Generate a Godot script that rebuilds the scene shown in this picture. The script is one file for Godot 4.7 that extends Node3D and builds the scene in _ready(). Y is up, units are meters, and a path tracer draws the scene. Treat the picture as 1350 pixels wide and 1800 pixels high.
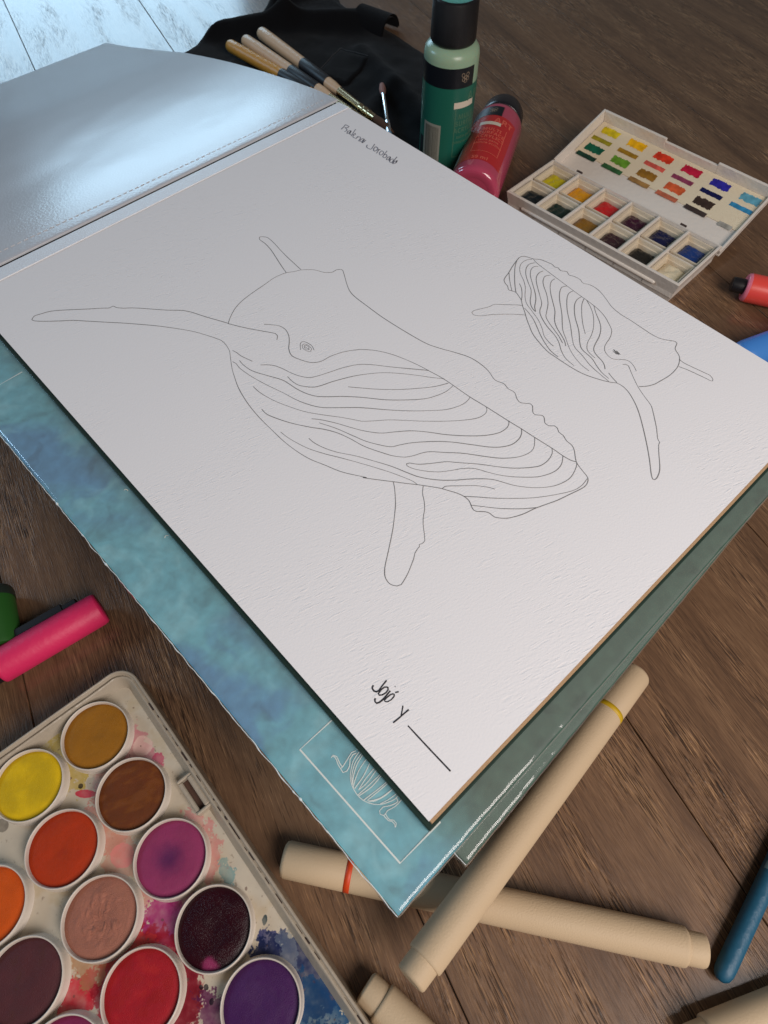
extends Node3D
# A drawing table seen from above: an open sketch pad with a line drawing of whales on a
# stack of wrapped pads, paints, brushes and markers around it. Metres, y is up, the table top is y = 0.

const PAD_Y := 0.0700          # drawing sheet above the table
const CORNER := Vector3(0.0131, 0.0, -0.0199)   # near corner of the open pad
const PAD_X := Vector3(-0.6839, 0.0, -0.7295)   # along the long side of the pad
const PAD_Z := Vector3(0.7295, 0.0, -0.6839)    # along the short side

var rng := RandomNumberGenerator.new()
var used := {}


# ---------------------------------------------------------------- naming
func numbered(called: String) -> String:
	var n: int = used.get(called, -1) + 1
	used[called] = n
	return called if n == 0 else "%s_%03d" % [called, n]

func tag(o: Node3D, label: String, category: String, group := "") -> Node3D:
	o.set_meta("label", label)
	o.set_meta("category", category)
	if group:
		o.set_meta("group", group)
	return o

func thing(called: String, label: String, category: String, xf := Transform3D(), group := "") -> Node3D:
	var o := Node3D.new()
	o.name = numbered(called)
	add_child(o)
	o.transform = xf
	return tag(o, label, category, group)

func part(called: String, mesh: Mesh, mat: Material, parent: Node, xf := Transform3D(), label := "") -> MeshInstance3D:
	var o := MeshInstance3D.new()
	var n := 0
	for c in parent.get_children():
		if str(c.name).begins_with(called):
			n += 1
	o.name = called if n == 0 else "%s_%03d" % [called, n]
	o.mesh = mesh
	o.material_override = mat
	o.transform = xf
	o.cast_shadow = GeometryInstance3D.SHADOW_CASTING_SETTING_ON
	parent.add_child(o, true)
	if label:
		o.set_meta("label", label)
	return o


# ---------------------------------------------------------------- materials
func srgb(r: int, g: int, b: int) -> Color:
	return Color8(r, g, b)

func mat(c: Color, rough := 0.5, spec := 0.5) -> StandardMaterial3D:
	var m := StandardMaterial3D.new()
	m.albedo_color = c
	m.roughness = rough
	m.metallic_specular = spec
	return m

func noise(seed_: int, octaves := 3, kind := FastNoiseLite.TYPE_SIMPLEX_SMOOTH) -> FastNoiseLite:
	var n := FastNoiseLite.new()
	n.seed = seed_
	n.noise_type = kind
	n.frequency = 1.0
	n.fractal_type = FastNoiseLite.FRACTAL_FBM
	n.fractal_octaves = octaves
	return n

func small_noise(seed_: int, freq: float, size: int, strength: float) -> NoiseTexture2D:
	var t := NoiseTexture2D.new()
	var n := FastNoiseLite.new()
	n.seed = seed_
	n.frequency = freq
	n.fractal_octaves = 4
	t.noise = n
	t.width = size
	t.height = size
	t.seamless = true
	t.as_normal_map = true
	t.bump_strength = strength
	return t

func rough_grain(m: StandardMaterial3D, tex: Texture2D, per_metre: float, amount: float) -> StandardMaterial3D:
	m.normal_enabled = true
	m.normal_texture = tex
	m.normal_scale = amount
	m.uv1_triplanar = true
	m.uv1_scale = Vector3.ONE * per_metre
	return m

func from_bytes(w: int, h: int, data: PackedByteArray, format := Image.FORMAT_RGB8) -> Image:
	return Image.create_from_data(w, h, false, format, data)

func normal_of(im: Image, strength: float) -> ImageTexture:
	im.convert(Image.FORMAT_RGBA8)
	im.bump_map_to_normal_map(strength)
	return ImageTexture.create_from_image(im)


# ---------------------------------------------------------------- mesh helpers
func begin() -> SurfaceTool:
	var st := SurfaceTool.new()
	st.begin(Mesh.PRIMITIVE_TRIANGLES)
	st.set_smooth_group(-1)
	return st

func done(st: SurfaceTool) -> ArrayMesh:
	st.generate_normals()
	return st.commit()

func tri(st: SurfaceTool, a: Vector3, b: Vector3, c: Vector3, out: Vector3) -> void:
	var flip := (a - c).cross(a - b).dot(out) < 0.0
	st.add_vertex(a)
	st.add_vertex(c if flip else b)
	st.add_vertex(b if flip else c)

func quad(st: SurfaceTool, a: Vector3, b: Vector3, c: Vector3, d: Vector3, out: Vector3) -> void:
	tri(st, a, b, c, out)
	tri(st, a, c, d, out)

# a box with chamfered edges
func cbox(st: SurfaceTool, lo: Vector3, hi: Vector3, b: float, xf := Transform3D()) -> void:
	st.set_smooth_group(-1)
	var c := (lo + hi) / 2.0
	var e := (hi - lo) / 2.0
	b = minf(b, minf(e.x, minf(e.y, e.z)) * 0.9)
	var p := func(s: Vector3, axis: int) -> Vector3:
		var v := Vector3(s.x * (e.x - b), s.y * (e.y - b), s.z * (e.z - b))
		v[axis] = s[axis] * e[axis]
		return xf * (c + v)
	for axis in 3:
		var i := (axis + 1) % 3
		var j := (axis + 2) % 3
		for s in [-1.0, 1.0]:
			var q: Array[Vector3] = []
			for k in [[-1.0, -1.0], [1.0, -1.0], [1.0, 1.0], [-1.0, 1.0]]:
				var v := Vector3.ZERO
				v[axis] = s
				v[i] = k[0]
				v[j] = k[1]
				q.append(p.call(v, axis))
			var o := Vector3.ZERO
			o[axis] = s
			quad(st, q[0], q[1], q[2], q[3], xf.basis * o)
		for si in [-1.0, 1.0]:
			for sj in [-1.0, 1.0]:
				var v0 := Vector3.ZERO
				v0[i] = si
				v0[j] = sj
				var v1 := v0
				v0[axis] = -1.0
				v1[axis] = 1.0
				var o := Vector3.ZERO
				o[i] = si
				o[j] = sj
				quad(st, p.call(v0, i), p.call(v1, i), p.call(v1, j), p.call(v0, j), xf.basis * o)
	for k in 8:
		var s := Vector3(1.0 if k & 1 else -1.0, 1.0 if k & 2 else -1.0, 1.0 if k & 4 else -1.0)
		tri(st, p.call(s, 0), p.call(s, 1), p.call(s, 2), xf.basis * s)

func box_mesh(lo: Vector3, hi: Vector3, b := 0.0003) -> ArrayMesh:
	var st := begin()
	cbox(st, lo, hi, b)
	return done(st)

# bands: lists of (radius, height) points; each band is smooth in itself, edges between bands are sharp
func lathe(st: SurfaceTool, bands: Array, seg := 40, xf := Transform3D()) -> void:
	var group := 1
	for band in bands:
		st.set_smooth_group(group)
		group += 1
		for k in band.size() - 1:
			var p: Vector2 = band[k]
			var q: Vector2 = band[k + 1]
			var o2 := Vector2(q.y - p.y, p.x - q.x)
			for i in seg:
				var a := TAU * i / seg
				var b := TAU * (i + 1) / seg if i < seg - 1 else 0.0
				var m := TAU * (i + 0.5) / seg
				var da := Vector3(cos(a), 0, sin(a))
				var db := Vector3(cos(b), 0, sin(b))
				var out := xf.basis * Vector3(cos(m) * o2.x, o2.y, sin(m) * o2.x)
				var A := xf * (da * p.x + Vector3.UP * p.y)
				var B := xf * (db * p.x + Vector3.UP * p.y)
				var C := xf * (db * q.x + Vector3.UP * q.y)
				var D := xf * (da * q.x + Vector3.UP * q.y)
				if p.x > 1e-7:
					tri(st, A, B, C, out)
				if q.x > 1e-7:
					tri(st, A, C, D, out)

func lathe_mesh(bands: Array, seg := 40, xf := Transform3D()) -> ArrayMesh:
	var st := begin()
	lathe(st, bands, seg, xf)
	return done(st)

func v2(list: Array) -> Array:
	var out := []
	for i in range(0, list.size(), 2):
		out.append(Vector2(list[i], list[i + 1]))
	return out

func along(p: Vector3, q: Vector3, front := Vector3.UP) -> Transform3D:
	var y := (q - p).normalized()
	var x := y.cross(front).normalized()
	var z := x.cross(y)
	return Transform3D(Basis(x, y, z), p)

# a patch that lies on a cylinder round the y axis; angle 0 is +z, growing towards +x
func cyl_patch(st: SurfaceTool, r: float, a0: float, a1: float, y0: float, y1: float) -> void:
	st.set_smooth_group(1)
	var n := maxi(2, int(absf(a1 - a0) / 0.08))
	for i in n:
		var a := lerpf(a0, a1, float(i) / n)
		var b := lerpf(a0, a1, float(i + 1) / n)
		var pa := Vector3(sin(a) * r, 0, cos(a) * r)
		var pb := Vector3(sin(b) * r, 0, cos(b) * r)
		quad(st, pa + Vector3(0, y0, 0), pb + Vector3(0, y0, 0), pb + Vector3(0, y1, 0), pa + Vector3(0, y1, 0), pa + pb)

func patch_mesh(r: float, a0: float, a1: float, y0: float, y1: float) -> ArrayMesh:
	var st := begin()
	cyl_patch(st, r, a0, a1, y0, y1)
	return done(st)

# lettering bent round a cylinder
func bent_text(st: SurfaceTool, text: String, height: float, r: float, a0: float, y0: float, stretch := 1.0) -> void:
	var t := TextMesh.new()
	var f := SystemFont.new()
	f.font_names = PackedStringArray(["Droid Sans"])
	f.font_weight = 700
	t.font = f
	t.text = text
	t.font_size = 24
	t.pixel_size = height / 17.0
	t.depth = 0.0001
	t.horizontal_alignment = HORIZONTAL_ALIGNMENT_LEFT
	var arr := t.get_mesh_arrays()
	if arr.is_empty():
		return
	var v: PackedVector3Array = arr[Mesh.ARRAY_VERTEX]
	var ix: PackedInt32Array = arr[Mesh.ARRAY_INDEX]
	st.set_smooth_group(-1)
	var w := 0.0
	for p in v:
		w = maxf(w, p.x)
	for k in range(0, ix.size(), 3):
		var q: Array[Vector3] = []
		for j in 3:
			var p := v[ix[k + j]]
			var a := a0 + (p.x - w / 2.0) * stretch / r
			q.append(Vector3(sin(a) * (r + p.z), y0 + p.y, cos(a) * (r + p.z)))
		st.add_vertex(q[0])
		st.add_vertex(q[1])
		st.add_vertex(q[2])

class Ribbon:
	# pen strokes: smooth lines through points given in millimetres on a sheet (x, z), drawn as thin flat ribbons
	var st := SurfaceTool.new()
	var width := 0.0004
	var y := 0.00006
	var wobble := RandomNumberGenerator.new()
	func _init(w: float, h: float) -> void:
		width = w
		y = h
		wobble.seed = 5
		st.begin(Mesh.PRIMITIVE_TRIANGLES)
		st.set_smooth_group(-1)
	func stroke(n: Array, smooth := true) -> void:
		var p: Array[Vector3] = []
		for i in range(0, n.size(), 2):
			p.append(Vector3(n[i] * 0.001, y, n[i + 1] * 0.001))
		var line: Array[Vector3] = []
		for i in p.size() - 1:
			var a := p[maxi(i - 1, 0)]
			var d := p[mini(i + 2, p.size() - 1)]
			var steps := clampi(int(p[i].distance_to(p[i + 1]) / 0.0008), 1, 10) if smooth else 1
			for k in steps:
				line.append(p[i].cubic_interpolate(p[i + 1], a, d, float(k) / steps))
		line.append(p[p.size() - 1])
		var press := 1.0
		var left: Array[Vector3] = []
		var right: Array[Vector3] = []
		for i in line.size():
			var t := line[mini(i + 1, line.size() - 1)] - line[maxi(i - 1, 0)]
			press = clampf(press + wobble.randf_range(-0.09, 0.09), 0.72, 1.3)
			var side := Vector3(-t.z, 0, t.x).normalized() * width * 0.5 * press
			left.append(line[i] + side)
			right.append(line[i] - side)
		for i in line.size() - 1:
			for v in [left[i], right[i], right[i + 1], left[i], right[i + 1], left[i + 1]]:
				st.set_normal(Vector3.UP)
				st.add_vertex(v)
	func mesh() -> ArrayMesh:
		return st.commit()


# ---------------------------------------------------------------- scene
func _ready() -> void:
	rng.seed = 77
	camera_and_light()
	textures()
	table()
	closed_pads()
	open_pad()
	round_palette()
	pan_box()
	bottles()
	cloth_and_brushes()
	markers()


func camera_and_light() -> void:
	var cam := Camera3D.new()
	cam.name = "camera"
	cam.keep_aspect = Camera3D.KEEP_HEIGHT
	cam.fov = 75.65
	cam.near = 0.01
	cam.far = 60.0
	var z := Vector3(0.0, 0.86037, 0.50968)
	var x := Vector3(0.99999, 0.00181, -0.00305)
	cam.transform = Transform3D(Basis(x.normalized(), z.cross(x).normalized(), z), Vector3(0, 0.27633, 0)).orthonormalized()
	add_child(cam)
	cam.current = true
	var lens := CameraAttributesPhysical.new()
	lens.frustum_focal_length = 15.454
	lens.frustum_focus_distance = 0.265
	lens.frustum_near = 0.01
	lens.frustum_far = 60.0
	lens.exposure_aperture = 24.0
	cam.attributes = lens
	var env := Environment.new()
	env.background_mode = Environment.BG_COLOR
	env.background_color = Color(0.088, 0.084, 0.08).linear_to_srgb()
	env.tonemap_mode = Environment.TONE_MAPPER_LINEAR
	env.tonemap_exposure = 1.0
	env.sdfgi_enabled = true
	env.ssao_enabled = true
	env.ssil_enabled = true
	var we := WorldEnvironment.new()
	we.name = "environment"
	we.environment = env
	add_child(we)
	# daylight from the window across the table
	var w := AreaLight3D.new()
	w.name = "window_light"
	w.area_size = Vector2(0.95, 0.70)
	w.area_normalize_energy = true
	w.light_energy = 1.4
	w.light_color = Color(0.74, 0.895, 1.0)
	w.area_range = 30.0
	w.shadow_enabled = true
	add_child(w)
	w.look_at_from_position(Vector3(-0.95, 0.80, -2.55), Vector3(-0.05, 0.0, -0.35), Vector3.UP)
	# daylight panel added at the left, kept small for a glint on the film
	var l := AreaLight3D.new()
	l.name = "side_glint_light"
	l.area_size = Vector2(0.55, 0.55)
	l.area_normalize_energy = true
	l.light_energy = 1.2
	l.light_color = Color(0.70, 0.87, 1.0)
	l.area_range = 30.0
	l.shadow_enabled = true
	add_child(l)
	l.look_at_from_position(Vector3(-2.1, 1.25, -0.75), Vector3(-0.1, 0.0, -0.2), Vector3.UP)
	# the room lamp, to the right of the table and above it
	var k := AreaLight3D.new()
	k.name = "room_lamp_light"
	k.area_size = Vector2(0.42, 0.42)
	k.area_normalize_energy = true
	k.light_energy = 0.53
	k.light_color = Color(1.0, 0.955, 0.93)
	k.area_range = 30.0
	k.shadow_enabled = true
	add_child(k)
	k.look_at_from_position(Vector3(0.36, 0.53, 0.31), Vector3(0.04, 0.05, -0.10), Vector3.UP)


var T := {}

func textures() -> void:
	T.wood = wood_images()
	T.fine = small_noise(3, 0.09, 256, 6.0)
	T.soft = small_noise(4, 0.02, 256, 8.0)
	T.paper = paper_normal()
	T.print = cover_print_sheen()

func wood_images() -> Array:
	var W := 2048
	var H := 1408
	var a := noise(11, 3)
	var b := noise(12, 3)
	var c := noise(13, 2)
	var s := noise(14, 2)
	var warp := noise(15, 2)
	var col := PackedByteArray()
	col.resize(W * H * 3)
	var hgt := PackedByteArray()
	hgt.resize(W * H)
	var dark := Vector3(74, 53, 38)
	var mid := Vector3(111, 83, 60)
	var light := Vector3(136, 107, 80)
	var i := 0
	var open_ := noise(16, 3)
	var coat := PackedByteArray()
	coat.resize(W * H)
	var sample := func(u: float, v: float) -> Array:
		var vv := v + 0.004 * warp.get_noise_2d(u * 3.5, v * 12.0)
		var na := a.get_noise_2d(u * 2.2, vv * 34.0)
		var nb := b.get_noise_2d(u * 9.0, vv * 260.0)
		var nc := c.get_noise_2d(u * 110.0, vv * 1900.0)
		var ns := s.get_noise_2d(u * 52.0 + 40.0, vv * 1700.0)
		var no := open_.get_noise_2d(u * 9.0, v * 42.0)
		return [0.5 + 0.40 * na + 0.22 * nb + 0.26 * nc + 0.22 * no, nb, nc, ns, no]
	for y in H:
		var v := y * 0.22 / H
		for x in W:
			var u := x * 0.7 / W
			var q: Array = sample.call(u, v)
			if u > 0.6:
				var q2: Array = sample.call(u - 0.7, v)
				for k in 5:
					q[k] = lerpf(q[k], q2[k], (u - 0.6) / 0.1)
			var t: float = q[0]
			var p := mid.lerp(light, clampf((t - 0.5) * 1.7, 0, 1)) if t > 0.5 else mid.lerp(dark, clampf((0.5 - t) * 1.7, 0, 1))
			var wide := clampf(0.45 + 1.3 * q[4], 0.15, 1.0)
			var pore := clampf((-q[3] - 0.26) * 5.0, 0, 1) * wide
			var scratch := clampf((q[3] - 0.28) * 5.0, 0, 1) * wide
			p = p.lerp(dark * 0.55, pore * 0.9).lerp(Vector3(196, 156, 114), scratch * 0.7)
			col[i * 3] = int(clampf(p.x, 0, 255))
			col[i * 3 + 1] = int(clampf(p.y, 0, 255))
			col[i * 3 + 2] = int(clampf(p.z, 0, 255))
			hgt[i] = int(clampf(128.0 + 12.0 * q[1] + 18.0 * q[2] - 75.0 * pore + 60.0 * scratch, 0, 255))
			coat[i] = int(255.0 * clampf(1.0 - 0.6 * pore - 0.22 * smoothstep(0.30, 0.5, q[4]) * (0.6 + q[1]), 0.05, 1.0))
			i += 1
	return [ImageTexture.create_from_image(from_bytes(W, H, col)), normal_of(from_bytes(W, H, hgt, Image.FORMAT_L8), 3.4), ImageTexture.create_from_image(from_bytes(W, H, coat, Image.FORMAT_L8))]

func paper_normal() -> ImageTexture:
	# tooth of the drawing paper: fine grain and long pressed fibres
	var W := 1536
	var H := 1152
	var a := noise(21, 2)
	var b := noise(22, 3)
	var m := noise(23, 2)
	var hgt := PackedByteArray()
	hgt.resize(W * H)
	var i := 0
	for y in H:
		var v := y * 0.2286 / H
		for x in W:
			var u := x * 0.303 / W
			# fibres run a little askew to the short side
			var l := v * 0.96 - u * 0.28
			var c := u * 0.96 + v * 0.28
			var n1 := b.get_noise_2d(l * 85.0, c * 560.0)
			var n2 := a.get_noise_2d(u * 900.0, v * 900.0)
			var k := clampf(0.55 + 1.1 * m.get_noise_2d(u * 14.0, v * 14.0), 0.12, 1.0)
			var crease := clampf((absf(n1) - 0.30) * 2.6, 0, 1)
			hgt[i] = int(clampf(128.0 + k * (34.0 * n1 - 58.0 * crease * signf(n1)) + 8.0 * n2, 0, 255))
			i += 1
	return normal_of(from_bytes(W, H, hgt, Image.FORMAT_L8), 3.3)

func cover_print_sheen() -> ImageTexture:
	# green print of the pads' covers, window sheen painted in as blue wash
	var W := 768
	var H := 576
	var a := noise(31, 5)
	var b := noise(32, 4)
	var c := noise(33, 3)
	var col := PackedByteArray()
	col.resize(W * H * 3)
	var i := 0
	var blue := Vector3(88, 140, 174)
	var teal := Vector3(102, 168, 180)
	var pale := Vector3(140, 194, 202)
	var green := Vector3(72, 98, 84)
	for y in H:
		var v := y * 0.229 / H
		for x in W:
			var u := x * 0.303 / W
			var q := 0.02 * b.get_noise_2d(u * 22.0, v * 22.0)
			var n := a.get_noise_2d((u + q) * 13.0, (v - q) * 13.0)
			var n2 := b.get_noise_2d(u * 45.0 + 9.0, (v + q) * 45.0)
			var n3 := c.get_noise_2d(u * 160.0, v * 160.0)
			var p := teal.lerp(blue, smoothstep(-0.15, 0.35, n)).lerp(pale, smoothstep(0.0, 0.7, n2 - n * 0.5) * 0.6)
			p = p.lerp(green, smoothstep(0.014, 0.040, v + 0.008 * n) * 0.95)
			p *= 1.0 + 0.09 * n3 - 0.10 * smoothstep(0.25, 0.55, -n2)
			col[i * 3] = int(clampf(p.x, 0, 255))
			col[i * 3 + 1] = int(clampf(p.y, 0, 255))
			col[i * 3 + 2] = int(clampf(p.z, 0, 255))
			i += 1
	return ImageTexture.create_from_image(from_bytes(W, H, col))


func table() -> void:
	var top := Node3D.new()
	top.name = "table_top"
	top.set_meta("kind", "structure")
	add_child(top)
	var base := mat(Color(0.02, 0.012, 0.008).linear_to_srgb(), 0.9)
	part("underlay", box_mesh(Vector3(-2.2, -0.02, -2.6), Vector3(2.2, -0.0016, 1.6)), base, top)
	var wood := mat(Color.WHITE, 0.45, 0.4)
	wood.clearcoat_enabled = true
	wood.clearcoat = 0.75
	wood.clearcoat_roughness = 0.15
	wood.clearcoat_texture = T.wood[2]
	wood.albedo_texture = T.wood[0]
	wood.normal_enabled = true
	wood.normal_texture = T.wood[1]
	wood.normal_scale = 1.0
	var d := Vector3(0.454, 0, 0.891)
	var n := Vector3(0.891, 0, -0.454)
	var pitch := 0.109
	for k in range(-9, 14):
		var st := begin()
		var off := 0.010 + pitch * k
		var uo := rng.randf() * 0.7
		var vo := (k + 30) % 2 * 0.11 + 0.0005
		var g := 0.00014
		var c := 0.0003
		var ps := [[g, -0.0014], [g + c * 0.35, -0.0002], [g + c, 0.0], [pitch - g - c, 0.0], [pitch - g - c * 0.35, -0.0002], [pitch - g, -0.0014]]
		var l0 := -1.6
		var l1 := 1.1
		for j in ps.size() - 1:
			st.set_smooth_group(1 if j == 2 else -1)
			var q: Array[Vector3] = []
			var uv: Array[Vector2] = []
			for e in [[j, l0], [j + 1, l0], [j + 1, l1], [j, l1]]:
				q.append(n * (off + ps[e[0]][0]) + d * e[1] + Vector3.UP * ps[e[0]][1])
				uv.append(Vector2((e[1] - l0 + uo) / 0.7, (ps[e[0]][0] + vo) / 0.22))
			for e in [0, 2, 1, 0, 3, 2]:
				st.set_uv(uv[e])
				st.add_vertex(q[e])
		st.generate_normals()
		st.generate_tangents()
		part("plank", st.commit(), wood, top)


func pad_frame(u: float, v: float, y: float, turn := 0.0) -> Transform3D:
	var b := Basis(PAD_X, Vector3.UP, PAD_Z).rotated(Vector3.UP, turn)
	return Transform3D(b, CORNER + PAD_X * u + PAD_Z * v + Vector3.UP * y)

func film_point(s: float, t: float, L: float, Wd: float) -> Vector3:
	# shrink wrap: flat on top, rounded over the edges, down the sides
	var g := 0.0004
	var r := 0.0022
	var pu := film_edge(s, L, g, r)
	var pv := film_edge(t, Wd, g, r)
	return Vector3(pu.x, g + pu.y + pv.y, pv.x)

func film_edge(s: float, L: float, g: float, r: float) -> Vector2:
	var near := s < L / 2.0
	var m := s if near else L - s
	var x := m - g
	var y := 0.0
	if m < r:
		var l := r - m
		var a := minf(l / r, PI / 2)
		x = -g + r - r * sin(a)
		y = -r + r * cos(a) - maxf(0.0, l - r * PI / 2)
	return Vector2(x if near else L - x, y)

func film_mesh() -> ArrayMesh:
	var L := 0.303
	var Wd := 0.229
	var us: Array[float] = []
	var x := -0.0052
	while x < L + 0.004:
		us.append(x)
		x += 0.00055 if x < 0.017 else (0.004 if x > L - 0.01 else 0.006)
	var vs: Array[float] = []
	x = -0.0052
	while x < Wd + 0.0045:
		vs.append(x)
		x += 0.00035 if x < 0.004 else 0.0006
	var a := noise(41, 2)
	var b := noise(42, 2)
	var pts: Array[PackedVector3Array] = []
	for s in us:
		var row := PackedVector3Array()
		for t in vs:
			var p := film_point(s, t, L, Wd)
			var near_right := exp(-pow(maxf(s, 0.0) / 0.0085, 2.0))
			var near_left := exp(-pow(maxf(t, 0.0) / 0.006, 2.0))
			var patch := clampf(0.35 + 1.3 * b.get_noise_2d(s * 10.0, t * 22.0), 0.0, 1.0)
			var w := 0.00018 * near_right * patch * a.get_noise_2d(s * 20.0, t * 150.0)
			w += 0.00016 * near_left * clampf(0.3 + 1.4 * b.get_noise_2d(s * 26.0, t * 9.0), 0.0, 1.0) * a.get_noise_2d(s * 620.0, t * 70.0)
			w += 0.00010 * b.get_noise_2d(s * 60.0, t * 60.0)
			if s > 0.0 and t > 0.0:
				p.y += w + 0.00008
			if s < 0.002:
				p.x -= 0.00028 * absf(a.get_noise_2d(s * 40.0 + 3.0, t * 70.0))
			if t < 0.002:
				p.z -= 0.00045 * absf(a.get_noise_2d(s * 110.0 + 7.0, t * 40.0))
			row.append(p)
		pts.append(row)
	var st := begin()
	st.set_smooth_group(1)
	for i in us.size() - 1:
		for j in vs.size() - 1:
			quad(st, pts[i][j], pts[i + 1][j], pts[i + 1][j + 1], pts[i][j + 1], Vector3(-0.02 if us[i] < 0 else 0.0, 1, -0.02 if vs[j] < 0 else 0.0))
	return done(st)

func closed_pads() -> void:
	var book := thing("book", "thick dark book that carries the stack of sketch pads", "book", pad_frame(0.055, 0.035, 0.0))
	var cloth := rough_grain(mat(srgb(46, 44, 48), 0.8), T.fine, 30.0, 0.4)
	part("cover", box_mesh(Vector3(0, 0, 0), Vector3(0.20, 0.003, 0.15)), cloth, book)
	part("cover", box_mesh(Vector3(0, 0.0488, 0), Vector3(0.20, 0.0518, 0.15)), cloth, book)
	part("spine", box_mesh(Vector3(0.197, 0.0031, 0), Vector3(0.2, 0.0487, 0.15)), cloth, book)
	part("page_block", box_mesh(Vector3(0.003, 0.0031, 0.003), Vector3(0.1968, 0.0487, 0.147)), mat(srgb(205, 196, 178), 0.9), book)

	var pad := thing("wrapped_sketch_pad", "blue-green sketch pad in clear film, directly under the open pad", "sketch pad", pad_frame(-0.0108, -0.0222, 0.0646, deg_to_rad(0.8)), "sketch pads still in their film")
	var edge := rough_grain(mat(srgb(62, 76, 66), 0.7), T.fine, 60.0, 0.6)
	part("page_block", box_mesh(Vector3(0.0004, -0.0054, 0.0004), Vector3(0.3026, -0.0006, 0.2286)), edge, pad)
	var pr := mat(Color.WHITE, 0.45, 0.5)
	pr.albedo_texture = T.print
	var st := begin()
	var a := Vector3(0, 0, 0)
	var cs := [Vector3(0, 0, 0), Vector3(0.303, 0, 0), Vector3(0.303, 0, 0.229), Vector3(0, 0, 0.229)]
	for k in [0, 1, 2, 0, 2, 3]:
		st.set_uv(Vector2(cs[k].x / 0.303, cs[k].z / 0.229))
		st.add_vertex(cs[k])
	for k in 4:
		var p: Vector3 = cs[k]
		var q: Vector3 = cs[(k + 1) % 4]
		var dn := Vector3(0, -0.0006, 0)
		for v in [p, p + dn, q + dn, p, q + dn, q]:
			st.set_uv(Vector2(v.x / 0.303, v.z / 0.229))
			st.add_vertex(v)
	part("front_cover", done(st), pr, pad)
	part("back_cover", box_mesh(Vector3(0, -0.006, 0), Vector3(0.303, -0.0054, 0.229), 0.0001), mat(srgb(40, 62, 56), 0.5), pad)
	# the printed white frame and line drawing, laid out in the open pad's millimetres
	var ink := mat(srgb(226, 232, 226), 0.5)
	var inv := pad.transform.affine_inverse() * pad_frame(0, 0, 0.0648)
	var fr := Ribbon.new(0.0005, 0.0)
	fr.stroke([41.4, 3.0, 41.4, -14.2, -1.9, -13.0, -2.2, 3.0], false)
	part("printed_frame", fr.mesh(), ink, pad, inv)
	var fr2 := Ribbon.new(0.0005, 0.0)
	fr2.stroke([241.6, -3.0, 241.4, -14.2, 285.0, -15.4, 285.0, -4.0], false)
	part("printed_frame", fr2.mesh(), ink, pad, inv)
	var em := Ribbon.new(0.00024, 0.0)
	emblem_lines(em)
	part("printed_drawing", em.mesh(), ink, pad, inv)
	var film := mat(Color(1, 1, 1, 0.075), 0.08, 0.6)
	film.transparency = BaseMaterial3D.TRANSPARENCY_ALPHA
	part("shrink_film", film_mesh(), film, pad)
	# film seam along the long edge, its bead whitened to stand in for a glint
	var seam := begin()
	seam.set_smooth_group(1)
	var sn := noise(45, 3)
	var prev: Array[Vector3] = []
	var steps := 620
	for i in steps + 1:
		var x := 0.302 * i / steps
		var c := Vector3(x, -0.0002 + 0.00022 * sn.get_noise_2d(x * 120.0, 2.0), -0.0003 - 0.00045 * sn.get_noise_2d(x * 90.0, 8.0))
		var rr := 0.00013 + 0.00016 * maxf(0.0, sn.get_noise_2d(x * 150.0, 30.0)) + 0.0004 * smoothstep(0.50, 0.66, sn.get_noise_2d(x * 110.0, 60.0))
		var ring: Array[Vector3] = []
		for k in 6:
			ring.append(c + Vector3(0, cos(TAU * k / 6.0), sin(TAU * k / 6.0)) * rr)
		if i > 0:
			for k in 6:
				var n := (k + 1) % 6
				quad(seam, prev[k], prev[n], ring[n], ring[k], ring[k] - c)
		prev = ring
	part("film_seam_glint", done(seam), mat(srgb(226, 236, 238), 0.12, 0.7), pad)

	var low := pad.duplicate()
	low.name = numbered("wrapped_sketch_pad")
	add_child(low)
	low.transform = pad_frame(-0.0153, 0.0014, 0.0580, deg_to_rad(2.4))
	var pr2: StandardMaterial3D = pr.duplicate()
	pr2.uv1_offset = Vector3(0.31, 0.22, 0)
	(low.get_node("front_cover") as MeshInstance3D).material_override = pr2
	tag(low, "lower sketch pad in film, only its green corner peeping out beside the yellow-ringed marker", "sketch pad", "sketch pads still in their film")


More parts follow.
